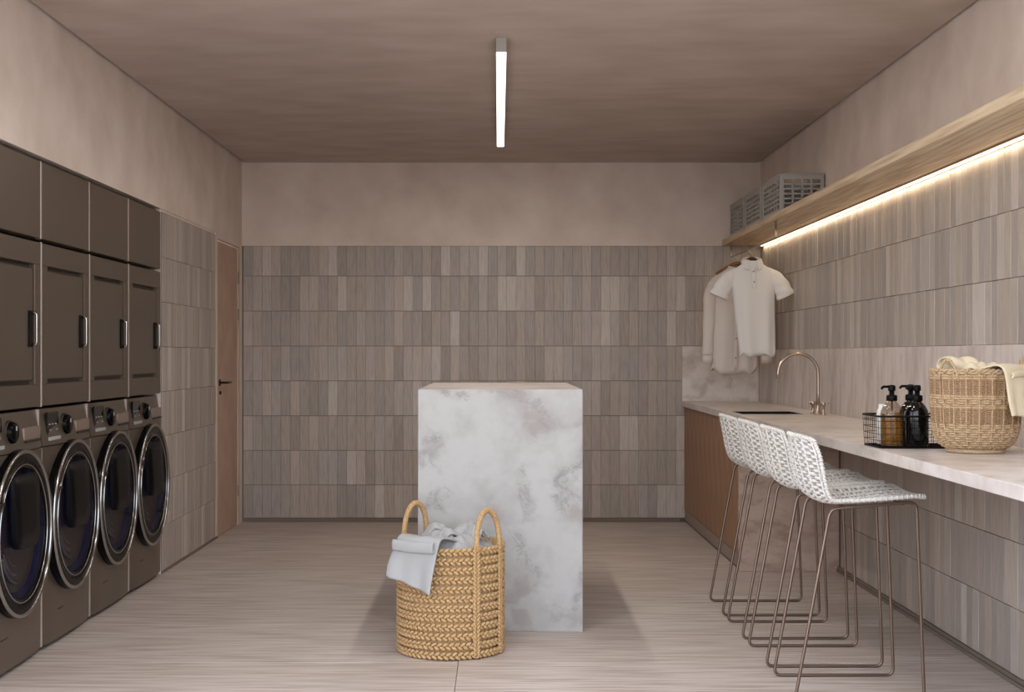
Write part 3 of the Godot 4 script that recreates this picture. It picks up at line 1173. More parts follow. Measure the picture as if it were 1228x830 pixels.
# ------------------------------------------------------------------ stools
func build_stools() -> void:
	# local: x forward (towards the counter), origin on the floor under the runner's rear end
	var ox := 1.069
	var t := thing("bar_stool", "", "stool", Vector3.ZERO, 0.0, "white woven bar stools at the counter")
	var prof := []
	for p in [[1.098, 0.953], [1.108, 0.905], [1.119, 0.85], [1.131, 0.79], [1.152, 0.74], [1.195, 0.711], [1.26, 0.706], [1.34, 0.713], [1.42, 0.723], [1.49, 0.731], [1.535, 0.729]]:
		prof.append(Vector2(p[0] - ox, p[1]))
	var surf := func(u: float, v: float) -> Vector3:
		# u along the profile 0..1 (top of back to front of seat), v across -1..1
		var p: Vector2 = spline(prof, u)
		var k := smoothstep(0.62, 0.3, u)
		var hw: float = lerpf(0.215, 0.222, sin(u * PI)) - 0.028 * smoothstep(0.14, 0.0, u) - 0.012 * smoothstep(0.88, 1.0, u)
		var e := v * v
		var ee := e * e
		return Vector3(p.x + 0.035 * e * k + 0.006 * ee * k, p.y + 0.012 * e * (1.0 - k) - 0.012 * ee * smoothstep(0.15, 0.0, u) + 0.012 * e * (1.0 - k) * smoothstep(0.9, 0.5, u), v * hw)
	var nrm := func(u: float, v: float) -> Vector3:
		var a: Vector3 = surf.call(minf(u + 0.01, 1.0), v) - surf.call(maxf(u - 0.01, 0.0), v)
		var b: Vector3 = surf.call(u, v + 0.02) - surf.call(u, v - 0.02)
		return b.cross(a).normalized()
	# woven shell: cords along the profile, flat strands across, bound into a rim
	var st := mb(true)
	var warps := 12
	var wefts := 46
	for i in wefts:
		var u := 0.016 + 0.968 * i / (wefts - 1)
		var n := 48
		var rings := []
		for j in n + 1:
			var v := -0.985 + 1.97 * j / n
			var ph := (v + 1.0) / 2.0 * warps * PI
			var nn: Vector3 = nrm.call(u, v)
			var p: Vector3 = surf.call(u, v) + nn * 0.0042 * cos(ph) * (1.0 if i % 2 == 0 else -1.0)
			var a: Vector3 = (surf.call(minf(u + 0.01, 1.0), v) - surf.call(maxf(u - 0.01, 0.0), v)).normalized()
			var narrow := 0.0088 - 0.0038 * smoothstep(0.86, 0.93, absf(v)) * (1.0 if absf(v) < 0.97 else 0.3)
			rings.append([p + a * narrow, p + nn * 0.0028, p - a * narrow, p - nn * 0.0028])
		for j in n:
			for k in 4:
				quad(st, rings[j][k], rings[j + 1][k], rings[j + 1][(k + 1) % 4], rings[j][(k + 1) % 4])
	for i in warps:
		var v := -0.92 + 1.84 * i / (warps - 1)
		var pts := []
		for j in 61:
			var u := 0.01 + 0.98 * j / 60.0
			pts.append(surf.call(u, v) + nrm.call(u, v) * 0.003 * (1.0 if i % 2 == 0 else -1.0))
		tube(st, pts, 0.0042, 5)
	obj("woven_shell", st, M.white_cord, t)
	st = mb(true)
	var rim := []
	for j in 41:
		rim.append(surf.call(j / 40.0, -1.0))
	for j in range(1, 20):
		rim.append(surf.call(1.0, -1.0 + 2.0 * j / 20.0))
	for j in 41:
		rim.append(surf.call(1.0 - j / 40.0, 1.0))
	for j in range(1, 20):
		rim.append(surf.call(0.0, 1.0 - 2.0 * j / 20.0))
	tube(st, rim, 0.0068, 6, true)
	for j in rim.size():
		if true:
			var p0: Vector3 = rim[j]
			var p1: Vector3 = rim[(j + 1) % rim.size()]
			var ax := (p1 - p0).normalized()
			var sd := ax.cross(Vector3(0.3, 0.5, 0.4)).normalized()
			var up := sd.cross(ax)
			var ring := []
			for q in 8:
				var an := TAU * q / 8
				ring.append((p0 + p1) / 2 + (sd * cos(an) + up * sin(an)) * 0.0075)
			tube(st, ring, 0.0026, 4, true)
	obj("rim_binding", st, M.white_cord, t)
	for s in [-1.0, 1.0]:
		st = mb(true)
		var z: float = 0.192 * s
		var loop := rounded([Vector3(1.507 - ox, 0.721, z), Vector3(1.535 - ox, 0.0065, z), Vector3(0.0, 0.0065, z), Vector3(1.196 - ox, 0.695, z)], 0.03, 5, true)
		tube(st, loop, 0.0062, 8, true)
		obj("sled_leg", st, M.stool_steel, t)
	for x in [1.26 - ox, 1.46 - ox]:
		st = mb(true)
		var y: float = 0.695 + 0.026 * (x + ox - 1.196) / 0.311 - 0.004
		tube(st, [Vector3(x, y, -0.19), Vector3(x, y, 0.19)], 0.0055, 8)
		obj("cross_bar", st, M.stool_steel, t)
	var labels := ["white woven bar stool nearest the camera, its whole seat in view", "white woven bar stool second from the camera", "white woven bar stool third from the camera", "white woven bar stool farthest from the camera, closest to the sink"]
	for k in 4:
		var at := V(ox, 0, 5.124 + 0.537 * k)
		if k == 0:
			t.position = at
			t.set_meta("label", labels[0])
		else:
			copy_of(t, labels[k], at)

# ------------------------------------------------------------------ floor basket
func ellipsoid(st: SurfaceTool, c: Vector3, ax: Vector3, ay: Vector3, az: Vector3, nu := 6, nv := 4) -> void:
	patch(st, nu, nv, func(u, v):
		var a: float = TAU * u
		var b: float = PI * (v - 0.5)
		return c + (ax * cos(a) + az * sin(a)) * cos(b) + ay * sin(b), true)

func build_floor_basket() -> void:
	var R := 0.222
	var H := 0.462
	var t := thing("laundry_basket", "tall round basket of braided rush with two loop handles on the floor", "basket", V(-0.2035, 0, 5.81))
	# braided rows: each a ring of slanting strands
	var rows := 12
	var rh := H / rows
	var st := mb(true)
	var n := 58
	for k in n:
		for s in [-1.0, 1.0]:
			var a := TAU * (k + (0.0 if s > 0 else 0.5)) / n
			var d := Vector3(sin(a), 0, cos(a))
			var tg := Vector3(cos(a), 0, -sin(a))
			var long: Vector3 = (tg * 0.88 + Vector3.UP * 0.50 * s).normalized()
			var wide: Vector3 = d.cross(long)
			ellipsoid(st, d * R + Vector3.UP * (0.0074 * s), long * 0.0152, wide * 0.0076, d * 0.0098, 8, 5)
	var braid := commit(st)
	for r in rows:
		var o := put("braid", braid, M.rush, t, Vector3(0, rh * (r + 0.5), 0))
		o.rotation.y = 0.37 * r
	st = mb(true)
	lathe(st, [Vector2(0, 0.004), Vector2(R - 0.009, 0.004), Vector2(R - 0.009, H - 0.006), Vector2(R - 0.014, H - 0.006), Vector2(R - 0.014, 0.012), Vector2(0, 0.012)], 56)
	obj("lining", st, M.rush, t)
	# two handles, each running down the side as a pair of braided straps
	for side in [0.0, PI]:
		var base: float = deg_to_rad(47.0) + side
		for s in [-1.0, 1.0]:
			var a: float = base + s * 0.31
			var d := Vector3(sin(a), 0, cos(a))
			var tg := Vector3(cos(a), 0, -sin(a))
			st = mb(true)
			for k in 27:
				for q in [-1.0, 1.0]:
					var y := 0.017 + (H + 0.006 - 0.017) * (k + (0.0 if q > 0 else 0.5)) / 27.0
					var long: Vector3 = (tg * 0.62 * q + Vector3.UP * 0.86).normalized()
					ellipsoid(st, d * (R + 0.010) + tg * 0.0078 * q + Vector3.UP * y, long * 0.0150, d.cross(long) * 0.0068, d * 0.008, 8, 5)
			obj("strap", st, M.rush, t)
		st = mb(true)
		var pts := []
		var c := Vector3(sin(base), 0, cos(base))
		var tg := Vector3(cos(base), 0, -sin(base))
		for k in 23:
			var q := PI * k / 22.0
			pts.append(c * (R * cos(0.31) + 0.008 - 0.006 * sin(q)) + tg * (-0.068 * cos(q)) + Vector3.UP * (H - 0.02 + 0.165 * pow(sin(q), 0.75)))
		tube(st, pts, 0.0115, 10)
		var hd := obj("handle", st, M.rush, t)
		# wrapped turns of the handle
		st = mb(true)
		for k in range(2, 21):
			var p0: Vector3 = pts[k]
			var p1: Vector3 = pts[k + 1]
			var ax := (p1 - p0).normalized()
			var up := c
			var sd := ax.cross(up).normalized()
			var ring := []
			for q in 10:
				var an := TAU * q / 10
				ring.append((p0 + p1) / 2 + (sd * cos(an) + up * sin(an)) * 0.0112 + ax * 0.004 * cos(an))
			tube(st, ring, 0.0022, 5, true)
		obj("wrapping", st, M.rush, hd)
	# heap of linen inside
	var nz := noise(77, 9.0, 3)
	var heap := func(u: float, v: float) -> Vector3:
		var a := TAU * u
		var r := (R - 0.018) * v
		var p := Vector3(sin(a) * r, 0, cos(a) * r)
		var y := H - 0.05 + 0.075 * (1.0 - pow(v, 3.0)) + 0.045 * nz.get_noise_3d(p.x, p.z, 3.0) * (1.0 - pow(v, 6.0)) + 0.02 * absf(nz.get_noise_3d(p.x * 2.3, p.z * 2.3, 9.0))
		p += Vector3(nz.get_noise_2d(p.z * 3, 5.0), 0, nz.get_noise_2d(p.x * 3, 8.0)) * 0.02 * (1.0 - v)
		return p + Vector3.UP * y
	st = mb(true)
	patch(st, 56, 22, heap, true)
	var cl := thing("linen_heap", "crumpled pale grey linen lying inside the braided floor basket", "laundry", V(-0.2035, 0, 5.81))
	obj("crumpled_cloth", st, M.towel, cl)
	# separate folds on top of the heap
	for f in [[0.03, -0.02, 0.5, 0.15], [0.075, -0.07, 1.1, 0.13], [-0.05, -0.06, 0.1, 0.16], [0.11, 0.03, 0.9, 0.1]]:
		st = mb(true)
		var q0 := Vector3(f[0], H + 0.035, f[1])
		var ang: float = f[2]
		var ln: float = f[3]
		sheet(st, 18, 12, func(u, v):
			var x: float = (u - 0.5) * ln
			var z: float = (v - 0.5) * 0.09
			var y: float = 0.022 * cos((v - 0.5) * 3.0) + 0.012 * sin(u * 9.0 + f[0] * 40) - 0.03 * pow(absf(u - 0.5) * 2, 2.5) + 0.012 * nz.get_noise_2d(u * 0.3 + f[1], v * 0.3)
			return q0 + Vector3(x * cos(ang) + z * sin(ang), y, -x * sin(ang) + z * cos(ang)), 0.006)
		obj("fold", st, M.towel, cl)
	# towel hung over the left front of the rim
	var tw := thing("hand_towel", "folded pale grey towel hanging over the front rim of the braided basket", "towel", V(-0.2035, 0, 5.81))
	var th := deg_to_rad(-33.0)
	var dn := Vector3(sin(th), 0, cos(th))
	var tn := Vector3(cos(th), 0, -sin(th))
	var line := []
	for p in [[-0.12, 0.475], [-0.07, 0.492], [-0.025, 0.500], [0.006, 0.500], [0.026, 0.484], [0.034, 0.45], [0.036, 0.40], [0.040, 0.345], [0.047, 0.285]]:
		line.append(Vector2(p[0], p[1]))
	st = mb(true)
	sheet(st, 26, 40, func(u, v):
		var p: Vector2 = spline(line, v)
		var hang: float = smoothstep(0.5, 1.0, v)
		var x: float = (u - 0.5) * (0.215 + 0.012 * hang) - 0.022 * hang
		var wave: float = (0.007 * sin(u * 7.0 + 0.6) + 0.004 * sin(u * 15.0)) * hang
		var drop: float = 0.055 * (1.0 - u) * hang - 0.008 * u * hang
		var bend: float = -0.03 * (1.0 - hang) * pow((u - 0.5) * 2, 2) * 0.5
		return dn * (R + p.x + wave + bend) + tn * x + Vector3.UP * (p.y + drop + 0.002 * sin(u * 11.0 + v * 4.0)), 0.006)
	obj("hanging_sheet", st, M.towel, tw)
	st = mb(true)
	sheet(st, 26, 22, func(u, v):
		var a: float = v * PI * 1.5 - 0.5
		var x: float = (u - 0.5) * 0.205 - 0.004
		var sag: float = -0.004 * sin(u * PI)
		return dn * (R + 0.041 + 0.007 * sin(a)) + tn * x + Vector3.UP * (0.468 + sag + 0.020 * cos(a)), 0.006)
	obj("rolled_fold", st, M.towel, tw)

# ------------------------------------------------------------------ shirts
func loft(st: SurfaceTool, rings: Array) -> void:
	# rings of equal count, lofted; smooth
	st.set_smooth_group(0)
	for i in rings.size() - 1:
		var a: Array = rings[i]
		var b: Array = rings[i + 1]
		var n := a.size()
		for k in n:
			var k2 := (k + 1) % n
			quad(st, a[k], a[k2], b[k2], b[k])

func oval(c: Vector3, w: float, d: float, n: int, fold := 0.0, ph := 0.0) -> Array:
	var r := []
	for k in n:
		var a := TAU * k / n
		var sx := signf(cos(a)) * pow(absf(cos(a)), 0.75)
		var f := 1.0 + fold * sin(a * 7.0 + ph)
		r.append(c + Vector3(sx * w, fold * 0.05 * sin(a * 5.0 + ph * 0.7), -sin(a) * d * f))
	return r

func make_hanger(label: String, m: Material, at: Vector3, turn: float, half: float) -> Node3D:
	# origin at the rail's centre, local x across the shoulders
	var t := thing("clothes_hanger", label, "hanger", at, turn, "wooden clothes hangers")
	var st := mb(true)
	var pts := []
	for i in 15:
		var a := deg_to_rad(-30.0 + 240.0 * i / 14.0)
		pts.append(Vector3(0.017 * cos(a), 0.017 * sin(a), 0))
	pts.append(Vector3(0.0, -0.028, 0))
	pts.append(Vector3(0.0, -0.06, 0))
	tube(st, pts, 0.0024, 6)
	obj("hook", st, M.nickel, t)
	st = mb(true)
	for s in [-1.0, 1.0]:
		var arm := []
		for i in 10:
			var u := i / 9.0
			arm.append(Vector3(s * half * u, -0.058 - 0.075 * pow(u, 1.25), 0.012 * u))
		tube(st, arm, 0.015, 10, false, 0.010)
	obj("shoulder_arm", st, m, t)
	return t

func build_shirts() -> void:
	# polo on a dark hanger
	var rail := 2.07 - 0.107
	var at := V(1.69, rail, 9.13)
	make_hanger("dark wooden hanger holding the white polo shirt", M.dark_wood, at + Vector3(0, -0.010, 0), 0.0, 0.115)
	var t := thing("polo_shirt", "white short-sleeved polo shirt on the dark wooden hanger under the shelf", "shirt", at + Vector3(0.0, -0.010, 0.0), 0.0, "shirts on the clothes rail")
	garment(t, M.polo, 0.148, 0.63, 0.062, false, 0.02)
	# long-sleeved shirt behind it on a tan hanger
	at = V(1.69, rail, 9.60)
	make_hanger("tan wooden hanger holding the long-sleeved shirt", M.tan_wood, at + Vector3(-0.015, -0.010, 0), 0.0, 0.15)
	t = thing("long_sleeved_shirt", "off-white long-sleeved shirt hanging behind the polo shirt", "shirt", at + Vector3(-0.02, -0.010, 0.0), 0.0, "shirts on the clothes rail")
	garment(t, M.linen, 0.165, 0.745, 0.06, true, -0.01)

func garment(t: Node3D, m: Material, half: float, length: float, depth: float, long: bool, lean: float) -> void:
	var n := 48
	var st := mb(true)
	var rings := []
	var top := -0.075
	# neck, shoulders, chest, hem (local y down from the rail)
	var steps := [[0.0, 0.062, 0.045], [0.018, 0.072, 0.048], [0.034, half * 0.66, 0.046], [0.052, half * 0.88, 0.046], [0.072, half * 1.0, 0.048], [0.11, half * 1.02, 0.054], [0.18, half * 0.98, depth]]
	if long:
		steps = [[0.012, 0.062, 0.042], [0.028, 0.085, 0.045], [0.05, half * 0.72, 0.044], [0.072, half * 0.92, 0.045], [0.095, half * 1.0, 0.047], [0.14, half * 1.0, 0.052], [0.2, half * 0.97, depth]]
	for i in 16:
		var u := (i + 1) / 16.0
		steps.append([lerpf(0.2, length, u), half * (lerpf(0.96, 0.80, u) if not long else lerpf(0.96, 1.0, u)), depth * lerpf(1.0, 0.72, u)])
	for s in steps:
		var y: float = s[0]
		var u: float = clampf((y - 0.1) / (length - 0.1), 0.0, 1.0)
		var r := oval(Vector3(lean * u * 2.0, top - y, 0), s[1], s[2], n, 0.22 * u, 2.0 + u * 1.3)
		if long and u > 0.9:
			# shirt-tail hem, lower at front and back, with a little ruffle
			for k in n:
				var a := TAU * k / n
				r[k] += Vector3(0, (u - 0.9) * 10.0 * (0.02 * cos(2.0 * a) + 0.005 * sin(a * 9.0)), 0)
		rings.append(r)
	rings.reverse()
	loft(st, rings)
	# inside face, so that the hem has an edge
	var inner := []
	for r in rings:
		var c := Vector3.ZERO
		for p in r:
			c += p
		c /= r.size()
		var q := []
		for p in r:
			q.append(c + (p - c) * 0.965)
		inner.append(q)
	inner.reverse()
	loft(st, inner)
	loft(st, [inner[inner.size() - 1], rings[0]])
	obj("torso", st, m, t)
	# sleeves
	for s in [-1.0, 1.0]:
		st = mb(true)
		var path := []
		if long:
			path = [Vector3(s * half * 0.62, top - 0.085, 0), Vector3(s * half * 0.95, top - 0.135, 0.004), Vector3(s * (half + 0.022), top - 0.24, 0.01), Vector3(s * (half + 0.03), top - 0.38, 0.016), Vector3(s * (half + 0.038), top - 0.52, 0.02), Vector3(s * (half + 0.042), top - 0.635, 0.02)]
		else:
			path = [Vector3(s * half * 0.55, top - 0.068, 0), Vector3(s * half * 0.92, top - 0.098, 0.002), Vector3(s * (half + 0.030), top - 0.145, 0.006), Vector3(s * (half + 0.058), top - 0.195, 0.008), Vector3(s * (half + 0.078), top - 0.238, 0.010)]
		var wid := [0.034, 0.048, 0.048, 0.042, 0.038, 0.034] if long else [0.030, 0.046, 0.056, 0.060, 0.063]
		var rs := []
		var k := 20
		for i in k + 1:
			var u := float(i) / k
			var p: Vector3 = spline(path, u)
			var tg: Vector3 = (spline(path, minf(u + 0.02, 1.0)) - spline(path, maxf(u - 0.02, 0.0))).normalized()
			var side := Vector3.BACK.cross(tg).normalized()
			var w: float = lerpf(wid[int(u * (wid.size() - 1))], wid[mini(int(u * (wid.size() - 1)) + 1, wid.size() - 1)], fposmod(u * (wid.size() - 1), 1.0))
			var ring := []
			for q in 24:
				var a := TAU * q / 24
				var ww := w * (1.0 + 0.06 * sin(u * 22.0 + a * 2.0))
				ring.append(p + side * cos(a) * ww + Vector3.BACK * sin(a) * ww * 0.72)
			rs.append(ring)
		var ins := []
		for ring in rs:
			var c := Vector3.ZERO
			for p in ring:
				c += p
			c /= 24.0
			var q := []
			for p in ring:
				q.append(c + (p - c) * 0.92)
			ins.append(q)
		ins.reverse()
		loft(st, rs)
		loft(st, [rs[rs.size() - 1], ins[0]])
		loft(st, ins)
		var sl := obj("sleeve", st, m, t)
		if long:
			st = mb(true)
			var e: Vector3 = path[5]
			lathe(st, [Vector2(0.033, 0.055), Vector2(0.037, 0.055), Vector2(0.038, 0.0), Vector2(0.034, 0.0), Vector2(0.033, 0.055)], 20, e + Vector3(0, -0.05, 0))
			obj("cuff", st, m, sl)
	# collar: a band that folds down, open at the front
	st = mb(true)
	sheet(st, 30, 10, func(u, v):
		var a: float = lerpf(deg_to_rad(-155), deg_to_rad(155), u)
		var fold: float = sin(v * PI * 0.9)
		var r: float = lerpf(0.047, 0.068, smoothstep(0.25, 1.0, v))
		var front: float = 0.5 - 0.5 * cos(a)
		var y: float = top + (0.008 if not long else -0.008) + 0.024 * fold - 0.030 * smoothstep(0.45, 1.0, v) * (1.0 + 0.9 * front * front) - 0.028 * front
		return Vector3(sin(a) * r * 1.12, y, -cos(a) * r * 0.85 + 0.006), 0.004)
	obj("collar", st, m, t)
	# placket and buttons
	st = mb(true)
	var pl := 0.14 if not long else length - 0.06
	sheet(st, 4, 20, func(u, v):
		var y: float = -0.045 - pl * v
		var un: float = clampf((0.045 + pl * v - 0.1) / (length - 0.1), 0.0, 1.0)
		return Vector3((u - 0.5) * 0.026 + lean * un * 2.0, top + y, depth * lerpf(0.86, 1.03, smoothstep(0.0, 0.16, 0.045 + pl * v)) * (1.0 if not long else lerpf(1.0, 0.82, v)) + 0.004), 0.003)
	obj("placket", st, m, t)
	for i in (2 if not long else 5):
		st = mb(true)
		var v := (0.2 + 0.5 * i) if not long else 0.08 + 0.2 * i
		var un := clampf((0.045 + pl * v - 0.1) / (length - 0.1), 0.0, 1.0)
		var z := depth * lerpf(0.86, 1.03, smoothstep(0.0, 0.16, 0.045 + pl * v)) * (1.0 if not long else lerpf(1.0, 0.82, v)) + 0.007
		ellipsoid(st, Vector3(lean * un * 2.0, top - 0.045 - pl * v, z), Vector3(0.0055, 0, 0), Vector3(0, 0.0055, 0), Vector3(0, 0, 0.002), 10, 6)
		obj("button", st, M.button, t)

# ------------------------------------------------------------------ things on the counter
func pump_bottle(label: String, at: Vector3, glass: Material, turn: float, liquid: bool) -> void:
	var t := thing("pump_bottle", label, "bottle", at, turn, "pump bottles in the wire basket")
	var st := mb(true)
	var r := 0.0415
	lathe(st, [Vector2(0, 0), Vector2(r - 0.004, 0), Vector2(r, 0.005), Vector2(r, 0.118), Vector2(r - 0.002, 0.13), Vector2(r - 0.010, 0.146), Vector2(0.020, 0.160), Vector2(0.0155, 0.165), Vector2(0.0155, 0.176), Vector2(0, 0.176)], 36)
	obj("bottle", st, glass, t)
	if liquid:
		st = mb(true)
		lathe(st, [Vector2(0, 0.004), Vector2(r - 0.006, 0.004), Vector2(r - 0.003, 0.008), Vector2(r - 0.003, 0.118), Vector2(0, 0.118)], 36)
		obj("liquid", st, M.amber_liquid, t)
	st = mb(true)
	lathe(st, [Vector2(0, 0.166), Vector2(0.019, 0.166), Vector2(0.020, 0.168), Vector2(0.020, 0.184), Vector2(0.0185, 0.187), Vector2(0.010, 0.189), Vector2(0.009, 0.206), Vector2(0.0, 0.206)], 24)
	obj("collar", st, M.black_satin, t)
	st = mb(true)
	lathe(st, [Vector2(0, 0.203), Vector2(0.0125, 0.203), Vector2(0.0135, 0.206), Vector2(0.0135, 0.220), Vector2(0.011, 0.225), Vector2(0, 0.226)], 20)
	tube(st, rounded([Vector3(0, 0.219, 0), Vector3(-0.034, 0.219, 0), Vector3(-0.040, 0.210, 0)], 0.006), 0.0048, 8)
	obj("pump_head", st, M.black_satin, t)
	st = mb(true)
	tube(st, [Vector3(0, 0.17, 0), Vector3(0.004, 0.012, 0.002)], 0.003, 6)
	obj("dip_tube", st, M.black_satin, t)

func build_counter_things() -> void:
	# wire basket
	var t := thing("wire_basket", "black wire basket holding pump bottles on the counter", "basket", V(1.545, TOP, 5.135))
	var wx := 0.15
	var wz := 0.125
	var h := 0.118
	var flare := 1.04
	var loop := func(y: float, r: float, called: String) -> void:
		var k := lerpf(1.0 / flare, 1.0, y / h)
		var st := mb(true)
		tube(st, rounded([Vector3(-wx * k, y, -wz * k), Vector3(wx * k, y, -wz * k), Vector3(wx * k, y, wz * k), Vector3(-wx * k, y, wz * k)], 0.03, 5, true), r, 6, true)
		obj(called, st, M.black_satin, t)
	loop.call(0.003, 0.003, "base_wire")
	loop.call(h, 0.004, "rim_wire")
	for y in [0.028, 0.052, 0.076, 0.1]:
		loop.call(y, 0.0011, "side_wire")
	for i in 13:
		var x := lerpf(-wx + 0.02, wx - 0.02, i / 12.0)
		var st := mb(true)
		tube(st, rounded([Vector3(x, h, -wz), Vector3(x / flare, 0.003, -wz / flare), Vector3(x / flare, 0.003, wz / flare), Vector3(x, h, wz)], 0.006, 3), 0.0011, 5)
		obj("upright_wire", st, M.black_satin, t)
	for i in 9:
		var z := lerpf(-wz + 0.02, wz - 0.02, i / 8.0)
		var st := mb(true)
		tube(st, rounded([Vector3(-wx, h, z), Vector3(-wx / flare, 0.0045, z / flare), Vector3(wx / flare, 0.0045, z / flare), Vector3(wx, h, z)], 0.006, 3), 0.0011, 5)
		obj("upright_wire", st, M.black_satin, t)
	pump_bottle("amber glass pump bottle at the left of the wire basket", V(1.466, TOP + 0.0065, 5.10), M.amber_glass, 0.1, true)
	pump_bottle("near-black pump bottle in front, right of the amber bottle", V(1.556, TOP + 0.0065, 5.085), M.dark_glass, -0.5, false)
	pump_bottle("near-black pump bottle half hidden behind the other dark bottle", V(1.562, TOP + 0.0065, 5.185), M.dark_glass, -0.2, false)
	var wb := mb(true)
	lathe(wb, [Vector2(0, 0), Vector2(0.018, 0), Vector2(0.019, 0.003), Vector2(0.019, 0.12), Vector2(0.016, 0.13), Vector2(0.012, 0.134), Vector2(0.012, 0.15), Vector2(0, 0.151)], 20)
	tag(obj("white_bottle", wb, M.white_plastic, self, V(1.455, TOP + 0.0065, 5.195)), "small white bottle peeping out behind the amber pump bottle", "bottle")

	# wicker basket
	var bc := V(1.684, TOP, 4.83)
	t = thing("wicker_basket", "round wicker basket with banded weave on the near end of the counter", "basket", bc)
	var prof := [Vector2(0.088, 0.012), Vector2(0.118, 0.028), Vector2(0.137, 0.06), Vector2(0.1455, 0.10), Vector2(0.148, 0.15), Vector2(0.149, 0.21), Vector2(0.151, 0.285)]
	# bands: [y0, y1, open]; open bands show paired upright stakes, closed ones plain weave
	var stakes := 44
	var bands := [[0.012, 0.105, false], [0.105, 0.158, true], [0.158, 0.205, false], [0.205, 0.258, true], [0.258, 0.285, false]]
	var rad := func(y: float) -> float:
		for i in prof.size() - 1:
			if y <= prof[i + 1].y:
				return lerpf(prof[i].x, prof[i + 1].x, clampf((y - prof[i].y) / (prof[i + 1].y - prof[i].y), 0, 1))
		return prof[prof.size() - 1].x
	var st: SurfaceTool
	for b in bands:
		var y0: float = b[0]
		var y1: float = b[1]
		st = mb(true)
		var step := 0.0078 if not b[2] else 0.0060
		var rows := int(round((y1 - y0) / step))
		for r in rows:
			var y := y0 + (y1 - y0) * (r + 0.5) / rows
			var pts := []
			var n := stakes * 4
			for k in n:
				var a := TAU * k / n
				var ph := a * stakes / 2.0
				var amp := 0.0042 if not b[2] else 0.0035
				var sgn := 1.0 if (r % 2 == 0 or b[2]) else -1.0
				if not b[2]:
					sgn = 1.0 if (r / 2) % 2 == 0 else -1.0
				var rr: float = rad.call(y) + amp * sin(ph) * sgn
				pts.append(Vector3(sin(a) * rr, y, cos(a) * rr))
			tube(st, pts, (y1 - y0) / rows * (0.56 if not b[2] else 0.48), 5, true)
		obj("woven_band", st, M.wicker if not b[2] else M.wicker_shaded, t)
	st = mb(true)
	for k in stakes:
		var a := TAU * (k + 0.25) / stakes
		var pts := []
		for i in 20:
			var y := lerpf(0.01, 0.285, i / 19.0)
			var rr: float = rad.call(y) + (0.0026 if k % 2 == 0 else -0.003)
			pts.append(Vector3(sin(a) * rr, y, cos(a) * rr))
		tube(st, pts, 0.0030, 5)
	obj("stakes", st, M.wicker, t)
	st = mb(true)
	lathe(st, [Vector2(0, 0.006), Vector2(0.09, 0.006), Vector2(0.098, 0.0), Vector2(0.104, 0.008), Vector2(0.098, 0.016), Vector2(0, 0.014)], 40)
	obj("base", st, M.wicker, t)
	st = mb(true)
	for q in 2:
		var pts := []
		for k in 120:
			var a := TAU * k / 120
			var tw := a * 24.0 + PI * q
			var rr := 0.1515 + 0.0035 * cos(tw)
			pts.append(Vector3(sin(a) * rr, 0.288 + 0.0045 * sin(tw), cos(a) * rr))
		tube(st, pts, 0.005, 5, true)
	obj("rim", st, M.wicker, t)
	for a0 in [-0.98, 0.98 + 0.35]:
		st = mb(true)
		for q in 2:
			var pts := []
			for k in 31:
				var u := k / 30.0
				var a: float = a0 + (u - 0.5) * 0.52
				var rr: float = 0.153
				var tw := u * 30.0 + PI * q
				pts.append(Vector3(sin(a) * rr, 0.255 + 0.072 * pow(sin(u * PI), 0.6) + 0.002 * sin(tw), cos(a) * rr + 0.002 * cos(tw)))
			tube(st, pts, 0.0045, 6)
		obj("handle", st, M.wicker, t)
	# cream cloths in it
	var nz := noise(99, 12.0, 3)
	st = mb(true)
	patch(st, 48, 18, func(u, v):
		var a: float = TAU * u
		var r: float = 0.138 * v
		var p := Vector3(sin(a) * r, 0, cos(a) * r)
		return p + Vector3.UP * (0.262 + 0.03 * (1.0 - v * v) + 0.03 * nz.get_noise_2d(p.x, p.z) * (1.0 - pow(v, 5.0))), true)
	var cl := thing("cream_cloth_pile", "cream cloths piled in the wicker basket with one folded block on top", "laundry", bc)
	obj("crumpled_cloth", st, M.cream_cloth, cl)
	st = mb(true)
	sheet(st, 20, 30, func(u, v):
		var a: float = v * PI * 1.7 - 0.35 * PI
		var x: float = (u - 0.5) * 0.085
		return Vector3(-0.062 + x + 0.012 * cos(a), 0.305 + 0.028 * sin(a) + 0.004 * sin(u * 9.0), 0.012 * u + 0.055 * cos(a) - 0.01), 0.005)
	obj("folded_block", st, M.cream_cloth, cl)
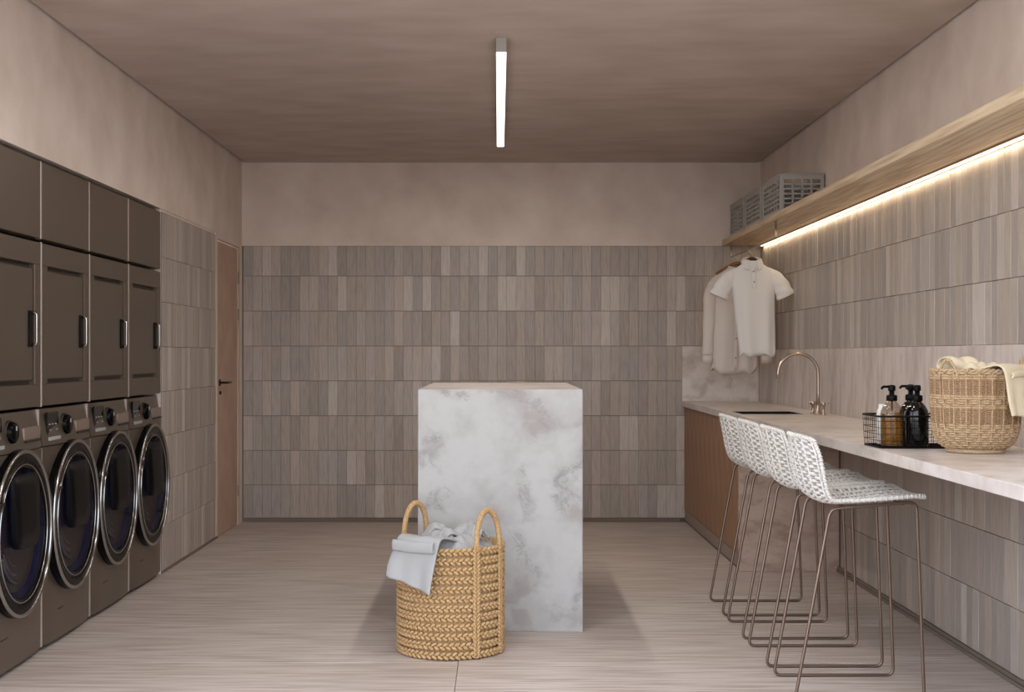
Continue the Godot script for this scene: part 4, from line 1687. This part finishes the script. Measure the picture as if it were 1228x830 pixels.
	for f in [[0.0, 0.05, 0.3], [-0.03, 0.085, -0.4], [0.045, 0.03, 0.8]]:
		st = mb(true)
		var q0 := Vector3(f[0], 0.292, f[1])
		var ang: float = f[2]
		sheet(st, 16, 12, func(u, v):
			var x: float = (u - 0.5) * 0.11
			var z: float = (v - 0.5) * 0.06
			var y: float = 0.018 * cos((v - 0.5) * 3.2) + 0.008 * sin(u * 10.0 + f[1] * 50) - 0.02 * pow(absf(u - 0.5) * 2, 2.0)
			return q0 + Vector3(x * cos(ang) + z * sin(ang), y, -x * sin(ang) + z * cos(ang)), 0.005)
		obj("fold", st, M.cream_cloth, cl)
	# cloth over the right of the rim
	var tw := thing("cream_towel", "cream towel draped over the right side of the wicker basket", "towel", bc)
	var th := deg_to_rad(42.0)
	var dn := Vector3(sin(th), 0, cos(th))
	var tn := Vector3(cos(th), 0, -sin(th))
	var line := []
	for p in [[-0.09, 0.288], [-0.04, 0.302], [-0.005, 0.309], [0.018, 0.297], [0.027, 0.265], [0.029, 0.225], [0.033, 0.18], [0.042, 0.138]]:
		line.append(Vector2(p[0], p[1]))
	st = mb(true)
	sheet(st, 30, 36, func(u, v):
		var p: Vector2 = spline(line, v)
		var hang: float = smoothstep(0.42, 1.0, v)
		var x: float = (u - 0.5) * (0.195 + 0.04 * hang) + 0.005
		var wave: float = 0.006 * sin(u * 19.0 + 0.4) * hang
		return dn * (0.151 + p.x + wave - 0.03 * (1.0 - hang) * pow((u - 0.5) * 2, 2) * 0.6) + tn * x + Vector3.UP * (p.y - 0.02 * hang * u + 0.003 * sin(u * 7.0)), 0.006)
	obj("hanging_sheet", st, M.cream_cloth, tw)
	st = mb(true)
	sheet(st, 24, 8, func(u, v):
		var x: float = (u - 0.5) * 0.195
		return dn * (0.151 + 0.034 + 0.006 * sin(v * PI)) + tn * x + Vector3.UP * (0.272 + 0.018 * v - 0.014 * pow((u - 0.35) * 2.0, 2.0)), 0.005)
	obj("sewn_band", st, M.cream_cloth, tw)
